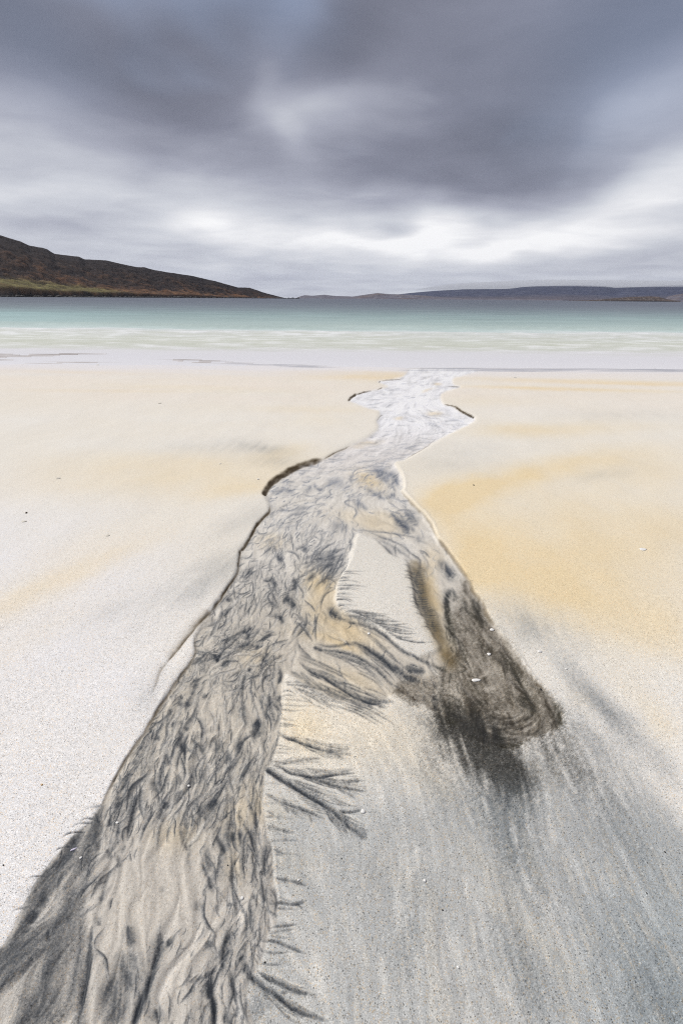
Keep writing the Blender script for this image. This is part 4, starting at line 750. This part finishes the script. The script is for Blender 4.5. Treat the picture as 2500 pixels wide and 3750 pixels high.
def heath(x, y, z, T, B, ns, nf, H):
    c = np.broadcast_to(c3(54, 45, 42), x.shape + (3,))
    c = mx3(c, c3(112, 80, 58), np.clip((nf*1.3 + ns*.5 + .12 + .5*sst(.5, .1, T))*1.1, 0, 1)*sst(1.0, .55, T))
    c = mx3(c, c3(48, 43, 45), np.clip(fbm(x*.02 + 3, y*.02, 4)*1.3 + .1, 0, .8))
    c = mx3(c, c3(150, 138, 124), sst(.55, .8, fbm(x*.11, y*.11, 2)*1.2)*.5)
    lim = .27*sst(-.28, -.47, B); g = sst(-.33, -.42, B)*sst(1.25, .75, (T + .05*ns)/np.maximum(lim, .01))*sst(.02, .05, T)*np.clip(.75 + nf, 0, 1)
    gc = mx3(np.broadcast_to(c3(98, 100, 62), c.shape), c3(128, 122, 82), np.clip(.5 + nf*1.6, 0, 1)); gc = mx3(gc, c3(120, 98, 66), np.clip(ns*1.4, 0, 1))
    c = mx3(c, gc, g)
    tr = sst(.34, .08, T)*(1 - g); c = mx3(c, c3(132, 102, 76), tr*np.clip(.35 + 1.3*nf, 0, 1))
    c = mx3(c, c3(44, 40, 42), sst(.45, .95, T)*.6)
    rock = sst(.028, .014, T + .012*nf); c = mx3(c, c3(34, 33, 34), rock)
    bch = sst(-.52, -.58, B)*sst(.03, .02, T)*(T > .008); c = mx3(c, c3(176, 168, 158), bch*.8)
    return c
HL = [(-1100,640),(-700,700),(-350,790),(0,862),(45,875),(75,885),(110,900),(155,907),(175,913),(200,929),(245,935),(290,940),(310,949),(390,954),(430,963),(500,978),(530,979),(570,991),(650,1002),(700,1009),(790,1030),(870,1052),(915,1055),(960,1070),(1010,1083),(1060,1095),(1078,1099),(1092,1101)]
me = ridge_mesh('headland', HL, [(-1100,420),(0,640),(500,900),(1092,1380)], [(-1100,800),(0,1050),(500,1180),(900,1330),(1092,1384)], [(-1100,1500),(0,1700),(900,1700),(1092,1388)], 620, 90, (.012, 7.0, 4.2), heath, 4.0,
    prof=lambda T, B: .10*sst(0, .05, T) + .90*(T**1.25*.75 + .25*sst(.2, 1, T)))
headland = link('headland', me, land_material('heath', .06, 1.1), 'structure')

def stone(x, y, z, T, B, ns, nf, H):
    c = np.broadcast_to(c3(98, 96, 108), x.shape + (3,)); c = mx3(c, c3(142, 138, 140), np.clip(nf*1.6 + .15, 0, 1)*.7); c = mx3(c, c3(108, 92, 86), np.clip(ns*1.5, 0, .7))
    return mx3(c, c3(190, 188, 188), sst(.03, .015, T)*(T > .004)*.7)
def moor(x, y, z, T, B, ns, nf, H):
    c = np.broadcast_to(c3(58, 64, 88), x.shape + (3,)); c = mx3(c, c3(104, 106, 122), np.clip(nf*1.7, 0, 1)*.8); c = mx3(c, c3(98, 90, 94), sst(.35, .05, T)*.7)  # bluish distance haze painted into the moor colour
    return mx3(c, c3(170, 170, 174), sst(.02, .012, T)*(T > .004)*.6)
FAR = [(1180,1101),(1300,1092),(1420,1082),(1500,1073),(1590,1065),(1700,1059),(1850,1058),(1885,1055),(1910,1051),(2000,1046),(2100,1043),(2160,1044),(2210,1048),(2250,1054),(2300,1052),(2350,1050),(2430,1046),(2500,1045),(2700,1042),(3000,1046),(3400,1050)]
lm = land_material('far_moor', .012, .6)
me = ridge_mesh('far_hills', FAR, [(1180,4300),(3400,4300)], [(1180,5200),(3400,5400)], [(1180,6500),(3400,7000)], 700, 44, (.0022, 10.0, 5.0), moor, 9.0, prof=.8)
link('far_hills', me, lm, 'structure')
NEARH = [(1072,1098),(1085,1091),(1100,1085),(1115,1081),(1145,1083),(1185,1079),(1230,1084),(1290,1086),(1330,1080),(1380,1073),(1430,1077),(1500,1079),(1560,1083),(1610,1089),(1700,1093),(1800,1094),(1950,1095),(2060,1097)]
me = ridge_mesh('rocky_shore_hills', NEARH, [(1072,3300),(2060,3400)], [(1072,3900),(2060,3700)], [(1072,4200),(2060,4100)], 620, 34, (.004, 9.0, 6.0), stone, 15.0, prof=.75)
link('rocky_shore_hills', me, lm, 'structure')
def isle(x, y, z, T, B, ns, nf, H):
    c = np.broadcast_to(c3(70, 62, 60), x.shape + (3,)); c = mx3(c, c3(108, 88, 76), np.clip(ns*1.3 + .2, 0, 1)*.8); c = mx3(c, c3(160, 154, 150), np.clip(nf*2.2 - .15, 0, .8)); return mx3(c, c3(42, 42, 46), sst(.10, .04, T))
ISL = [(2080,1101),(2140,1100),(2190,1097),(2246,1092),(2313,1087),(2350,1086),(2380,1085),(2411,1087),(2438,1095),(2475,1101),(2490,1102)]
me = ridge_mesh('islet', ISL, [(2080,1900),(2490,1900)], [(2080,2000),(2490,2000)], [(2080,2090),(2490,2090)], 260, 24, (.02, 2.5, 2.0), isle, 21.0, prof=.6)
link('islet', me, land_material('islet_rock', .05, .9), 'structure')
PT = [(2420,1102),(2445,1086),(2470,1080),(2500,1075),(2560,1072),(2700,1066),(2900,1060),(3300,1055)]
me = ridge_mesh('rocky_point', PT, [(2420,2700),(3300,2500)], [(2420,2850),(3300,3100)], [(2420,3000),(3300,3600)], 260, 26, (.008, 5.0, 4.0), stone, 27.0, prof=.7)
link('rocky_point', me, lm, 'structure')
# black boulders along the headland's waterline
def boulders(name, spots, mat, kind='stuff'):
    bm = bmesh.new()
    for x, y, z, s in spots:
        r = bmesh.ops.create_icosphere(bm, subdivisions=1, radius=s)
        k = rng.uniform(.7, 1.3, 3)
        for vtx in r['verts']:
            vtx.co = Vector((vtx.co.x*k[0]*1.4 + x, vtx.co.y*k[1] + y, vtx.co.z*k[2]*.75 + z)) + Vector(rng.uniform(-.18, .18, 3)*s)
    me = bpy.data.meshes.new(name); bm.to_mesh(me); bm.free()
    return link(name, me, mat, kind)
sp = []
b0, b1 = bearing(-300, 1095)[0], bearing(1095, 1095)[0]
for k in range(700):
    b = rng.uniform(b0, b1); d = np.interp(b, [bearing(x, 1095)[0] for x in (-1100, 0, 500, 1092)], [420, 640, 900, 1380]) + rng.uniform(-4, 6)
    s = rng.uniform(.5, 2.0)*(1.0 if b < -.3 else 1.5); sp.append((d*math.sin(b), d*math.cos(b), rng.uniform(-.3, .8), s))
m, nt, N, p = material('shore_rock'); p.inputs['Base Color'].default_value = (.022, .021, .022, 1); p.inputs['Roughness'].default_value = .8
n = N('ShaderNodeTexNoise', ins={'Scale': .8, 'Detail': 5.0}).outputs[0]
cr = N('ShaderNodeValToRGB', ins={0: n}); cr.color_ramp.elements[0].color = (.012, .012, .013, 1); cr.color_ramp.elements[1].color = (.06, .055, .05, 1); nt.links.new(cr.outputs[0], p.inputs['Base Color'])
boulders('shore_boulders', sp, m)

# ================================================================ the damp air between here and the far shore
bm = bmesh.new(); bmesh.ops.create_cube(bm, size=1.0)
for vtx in bm.verts: vtx.co = Vector((vtx.co.x*24000, vtx.co.y*11000 + 4500, vtx.co.z*420 + 190))
me = bpy.data.meshes.new('haze'); bm.to_mesh(me); bm.free()
m = bpy.data.materials.new('haze'); m.use_nodes = True; nt = m.node_tree; nt.nodes.clear(); N = NL(nt)
vol = N('ShaderNodeVolumePrincipled', ins={'Color': (.80, .86, 1.0, 1), 'Density': 3.2e-5, 'Anisotropy': .2})
nt.links.new(vol.outputs[0], N('ShaderNodeOutputMaterial').inputs['Volume'])
haze = link('haze', me, m, 'stuff')

# low cloud lying on the far hilltops: a long lens, flat underneath
bm = bmesh.new(); nu_, nv_ = 48, 20; G_ = {}
for side in (0, 1):
    for i in range(nu_ + 1):
        for j in range(nv_ + 1):
            a, b = -1 + 2*i/nu_, -1 + 2*j/nv_
            if side and (i in (0, nu_) or j in (0, nv_)): G_[1, i, j] = G_[0, i, j]; continue
            th = max(0.0, (1 - abs(a)**3)*(1 - b*b))**.5
            und = 6*math.sin(a*9 + 1) + 4*math.sin(a*23 + b*3)
            G_[side, i, j] = bm.verts.new((3650 + a*2800, 5700 + b*1450, 106 + und*th + (80*th if side else 0)))
for side in (0, 1):
    for i in range(nu_):
        for j in range(nv_):
            f = [G_[side, i, j], G_[side, i+1, j], G_[side, i+1, j+1], G_[side, i, j+1]]
            bm.faces.new(f if side else f[::-1])
me = bpy.data.meshes.new('low_cloud'); bm.to_mesh(me); bm.free()
m = bpy.data.materials.new('cloud_vapour'); m.use_nodes = True; nt = m.node_tree; nt.nodes.clear(); N = NL(nt)
vol = N('ShaderNodeVolumePrincipled', ins={'Color': (.93, .96, 1.0, 1), 'Density': 3.2e-3, 'Anisotropy': .0})
nt.links.new(vol.outputs[0], N('ShaderNodeOutputMaterial').inputs['Volume'])
link('low_cloud', me, m, 'stuff')

# ================================================================ small things lying on the sand
def zat(X, Yv):
    # height of the built sand at a spot
    t = Yv*math.sin(PITCH) + 0; d = Yv*math.cos(PITCH) + CAM_H*math.sin(PITCH)
    u = CXP + F_PX*X/d; v = CYP - F_PX*(Yv*math.sin(PITCH) - CAM_H*math.cos(PITCH))/d
    i = int(round((v - V1[0])/VS)); j = int(round((u - U1[0])/US))
    return float(Zall[max(0, min(NV - 1, i)), max(0, min(NU - 1, j))])
def px_m(x, y):
    a = gpt(x, y); b = gpt(x + 1, y); return math.hypot(a[0] - b[0], a[1] - b[1])
def plain_mat(name, c0, c1, rough, scale, spec=.4):
    m, nt, N, p = material(name)
    tcn = N('ShaderNodeTexCoord').outputs['Object']
    n = N('ShaderNodeTexNoise', ins={'Vector': tcn, 'Scale': scale, 'Detail': 4.0, 'Roughness': .6}).outputs[0]
    cr = N('ShaderNodeValToRGB', ins={0: n}); cr.color_ramp.elements[0].position = .3; cr.color_ramp.elements[1].position = .7
    cr.color_ramp.elements[0].color = (*c0, 1); cr.color_ramp.elements[1].color = (*c1, 1)
    nt.links.new(cr.outputs[0], p.inputs['Base Color']); p.inputs['Roughness'].default_value = rough; p.inputs['Specular IOR Level'].default_value = spec
    nt.links.new(N('ShaderNodeBump', ins={'Strength': .3, 'Distance': .001, 'Height': n}).outputs[0], p.inputs['Normal'])
    return m
M_white = plain_mat('white_shell', (.66, .65, .62), (.84, .83, .81), .45, 120)
M_cream = plain_mat('cream_shell', (.52, .48, .40), (.74, .70, .62), .5, 120)
M_lilac = plain_mat('lilac_shell', (.42, .38, .50), (.66, .63, .72), .35, 90)
M_black = plain_mat('black_pebble', (.012, .012, .013), (.035, .034, .033), .5, 150)
M_amber = plain_mat('amber_pebble', (.50, .30, .11), (.66, .46, .22), .4, 150)
M_brown = plain_mat('brown_weed', (.045, .03, .018), (.10, .07, .04), .5, 150)
def chip_mesh(L, W, T, bend, sd):
    """a curved broken piece of shell: growth ridges, ragged rim, real thickness"""
    r = np.random.default_rng(sd); bm = bmesh.new(); ns, nrg = 18, 5; rows = []
    jag = 1 + r.uniform(-.16, .12, ns); jag = (jag + np.roll(jag, 1))/2
    for side in (1, -1):
        ring = []
        for k in range(1, nrg + 1):
            f = k/nrg; lp = []
            for q in range(ns):
                a = 2*math.pi*q/ns; x = math.cos(a)*f*L/2*jag[q]; y = math.sin(a)*f*W/2*jag[q]*(1 - .25*math.cos(a))
                z = bend*(1 - (2*x/L)**2*.6 - (2*y/W)**2)*W*.5 + side*T/2*(1 - f**6*.7) + .06*T*math.sin(f*22)
                lp.append(bm.verts.new((x, y, z)))
            ring.append(lp)
        c = bm.verts.new((0, 0, bend*W*.5 + side*T/2))
        rows.append((c, ring))
    for (c, ring), fl in zip(rows, (1, -1)):
        for q in range(ns):
            n = (q + 1) % ns; f = [c, ring[0][q], ring[0][n]]; bm.faces.new(f if fl > 0 else f[::-1])
            for k in range(nrg - 1):
                f = [ring[k][q], ring[k+1][q], ring[k+1][n], ring[k][n]]; bm.faces.new(f if fl > 0 else f[::-1])
    A, B2 = rows[0][1][-1], rows[1][1][-1]
    for q in range(ns):
        n = (q + 1) % ns; bm.faces.new([A[q], B2[q], B2[n], A[n]])
    me = bpy.data.meshes.new('shell_fragment'); bm.to_mesh(me); bm.free()
    for pl in me.polygons: pl.use_smooth = True
    return me
def pebble_mesh(r0, sd):
    r = np.random.default_rng(sd); bm = bmesh.new(); bmesh.ops.create_icosphere(bm, subdivisions=3, radius=1)
    k = (1.25, .9, .62); ph = r.uniform(0, 6, 6)
    for vtx in bm.verts:
        c = vtx.co; s = 1 + .09*math.sin(3*c.x + ph[0]) + .08*math.sin(4*c.y + ph[1]) + .07*math.sin(5*c.z + ph[2] + 2*c.x)
        vtx.co = Vector((c.x*k[0], c.y*k[1], c.z*k[2]))*s*r0
    me = bpy.data.meshes.new('pebble'); bm.to_mesh(me); bm.free()
    for pl in me.polygons: pl.use_smooth = True
    return me
CHIPS = [ # place, length and width in the photograph, turn, material, label
 (1742,2490,32,11,2,M_white,'long narrow white shell piece in the dark sand fan'),
 (1790,2393,14,9,-15,M_white,'small white shell chip on dark brown sand above the long shell piece'),
 (1802,2299,16,9,10,M_white,'white shell chip on the right bank where the black sand begins'),
 (1975,2388,16,9,-25,M_white,'white shell chip on pale grey sand right of the dark fan'),
 (1351,2313,11,8,10,M_white,'white shell chip on golden sand below the upper sand bar'),
 (1329,2973,17,14,20,M_white,'bright white shell at the tip of the black branching rill'),
 (887,3285,12,20,10,M_white,'oval white shell lying in the channel near the bottom'),
 (1093,3223,8,6,0,M_white,'tiny white shell chip at the end of a short rill on the low bar'),
 (1554,3226,11,9,50,M_white,'white shell chip on the grey streaked sand, lower middle'),
 (431,3015,13,7,20,M_white,'white shell chip among black wisps in the lower left channel'),
 (692,2878,10,7,0,M_white,'small white shell chip in the middle of the marbled channel'),
 (2353,2013,24,8,0,M_white,'lone white shell on the golden sand near the right edge'),
 (90,1911,17,6,-10,M_cream,'flat pale shell on the left sand below the dark brown pebble'),
 (395,1961,15,7,8,M_cream,'pale shell chip on the left sand right of the flat pale shell'),
 (215,1751,16,6,0,M_cream,'pale shell chip on the golden band of the left sand'),
 (945,1755,11,7,-10,M_white,'small white shell just left of the dark undercut bank'),
 (272,3110,24,7,-25,M_lilac,'pale lilac shell sliver in the black sand, lower left'),
 (298,3145,11,7,-30,M_white,'white shell chip just below the lilac sliver'),
 (1677,3541,11,8,70,M_white,'white shell chip on the bottom grey sand'),
 (357,1328,12,4,0,M_cream,'pale shell near the water on the left beach'),
 (585,1477,14,4,0,M_cream,'pale shell on the upper left beach'),
 (806,1698,11,4,-10,M_cream,'pale shell chip left of the grey sand patch'),
 (1885,1378,12,4,0,M_white,'white shell beyond the right bank near the water'),
 (2071,2453,8,5,20,M_white,'tiny white shell fleck right of the dark fan bank'),
]
for i, (x, y, L, W, rot, mt, lab) in enumerate(CHIPS):
    s = px_m(x, y); X0, Y0 = gpt(x, y)
    fs = 1/max(.25, (CAM_H/math.hypot(CAM_H, Y0)))    # seen at a slant, the same apparent depth is longer on the ground
    l, w = L*s, min(W*s*fs, L*s*1.1)
    o = link('shell_fragment', chip_mesh(l, w, (.16 if Y0 < 2.2 else .07)*min(l, w) + .0006, .30 if Y0 < 2.2 else .08, 50 + i), mt, label=lab, category='shell', group='shell fragments scattered on the beach')
    o.location = (X0, Y0, zat(X0, Y0) + .02*w + .001); o.rotation_euler = (math.radians(rng.uniform(-6, 6)), math.radians(rng.uniform(-6, 6)), math.radians(-rot))
PEBS = [(1978,2527,7,M_black,'black pebble set in the lip of the right bank'),(155,2877,6,M_amber,'small amber pebble on the white sand at the left'),(15,3172,5,M_black,'black pebble at the left edge on white sand'),
 (970,3523,5,M_black,'black pebble beside the lowest rills of the bar'),(834,3168,4.5,M_black,'small black pebble in the channel above the oval white shell'),(98,1881,7,M_brown,'dark brown pebble on the left sand'),(1733,1778,5,M_black,'black pebble on the golden sand right of the channel'),
 (1278,2948,4,M_black,'tiny black pebble between the two big rills'),(1620,3332,4.5,M_black,'black pebble on the grey sand, lower right of centre'),(2434,3118,5,M_black,'black pebble on grey sand near the right edge'),(2368,3266,4.5,M_black,'black pebble below another on the grey sand at right'),
 (1250,3145,4,M_black,'tiny black pebble below the branching rill'),(1201,2518,4,M_black,'tiny black pebble on the feathered sand of the low bar'),(487,2954,3.5,M_black,'tiny black pebble by the foot of the left bank')]
for i, (x, y, r, mt, lab) in enumerate(PEBS):
    s = px_m(x, y); X0, Y0 = gpt(x, y)
    o = link('pebble', pebble_mesh(r*s*.55, 90 + i), mt, label=lab, category='pebble', group='pebbles on the beach')
    o.location = (X0, Y0, zat(X0, Y0) + r*s*.25); o.rotation_euler[2] = rng.uniform(0, 6)
# the hooked scrap of weed
pts = [gpt(*q) for q in [(1512,2548),(1510,2556),(1514,2562),(1520,2565),(1524,2562),(1524,2555)]]
bm = bmesh.new(); rings = []
cv = smooth(np.array(pts), 5)
for k, q in enumerate(cv):
    a = cv[min(k + 1, len(cv) - 1)] - cv[max(k - 1, 0)]; a = a/np.linalg.norm(a); nrm = np.array([-a[1], a[0]]); t = k/(len(cv) - 1)
    rr = .0022*(1.15 - t)*(.6 + .4*math.sin(t*9)**2); z0 = zat(*q) + .0016 + .003*math.sin(t*math.pi)
    rings.append([bm.verts.new((q[0] + nrm[0]*math.cos(g)*rr, q[1] + nrm[1]*math.cos(g)*rr, z0 + math.sin(g)*rr)) for g in np.linspace(0, 2*math.pi, 8, endpoint=False)])
for a, b in zip(rings, rings[1:]):
    for k in range(8): bm.faces.new([a[k], a[(k+1) % 8], b[(k+1) % 8], b[k]])
bm.faces.new(rings[0][::-1]); bm.faces.new(rings[-1])
me = bpy.data.meshes.new('weed_scrap'); bm.to_mesh(me); bm.free()
for pl in me.polygons: pl.use_smooth = True
link('weed_scrap', me, M_brown, label='brown hooked scrap of seaweed left of the dark fan', category='seaweed')
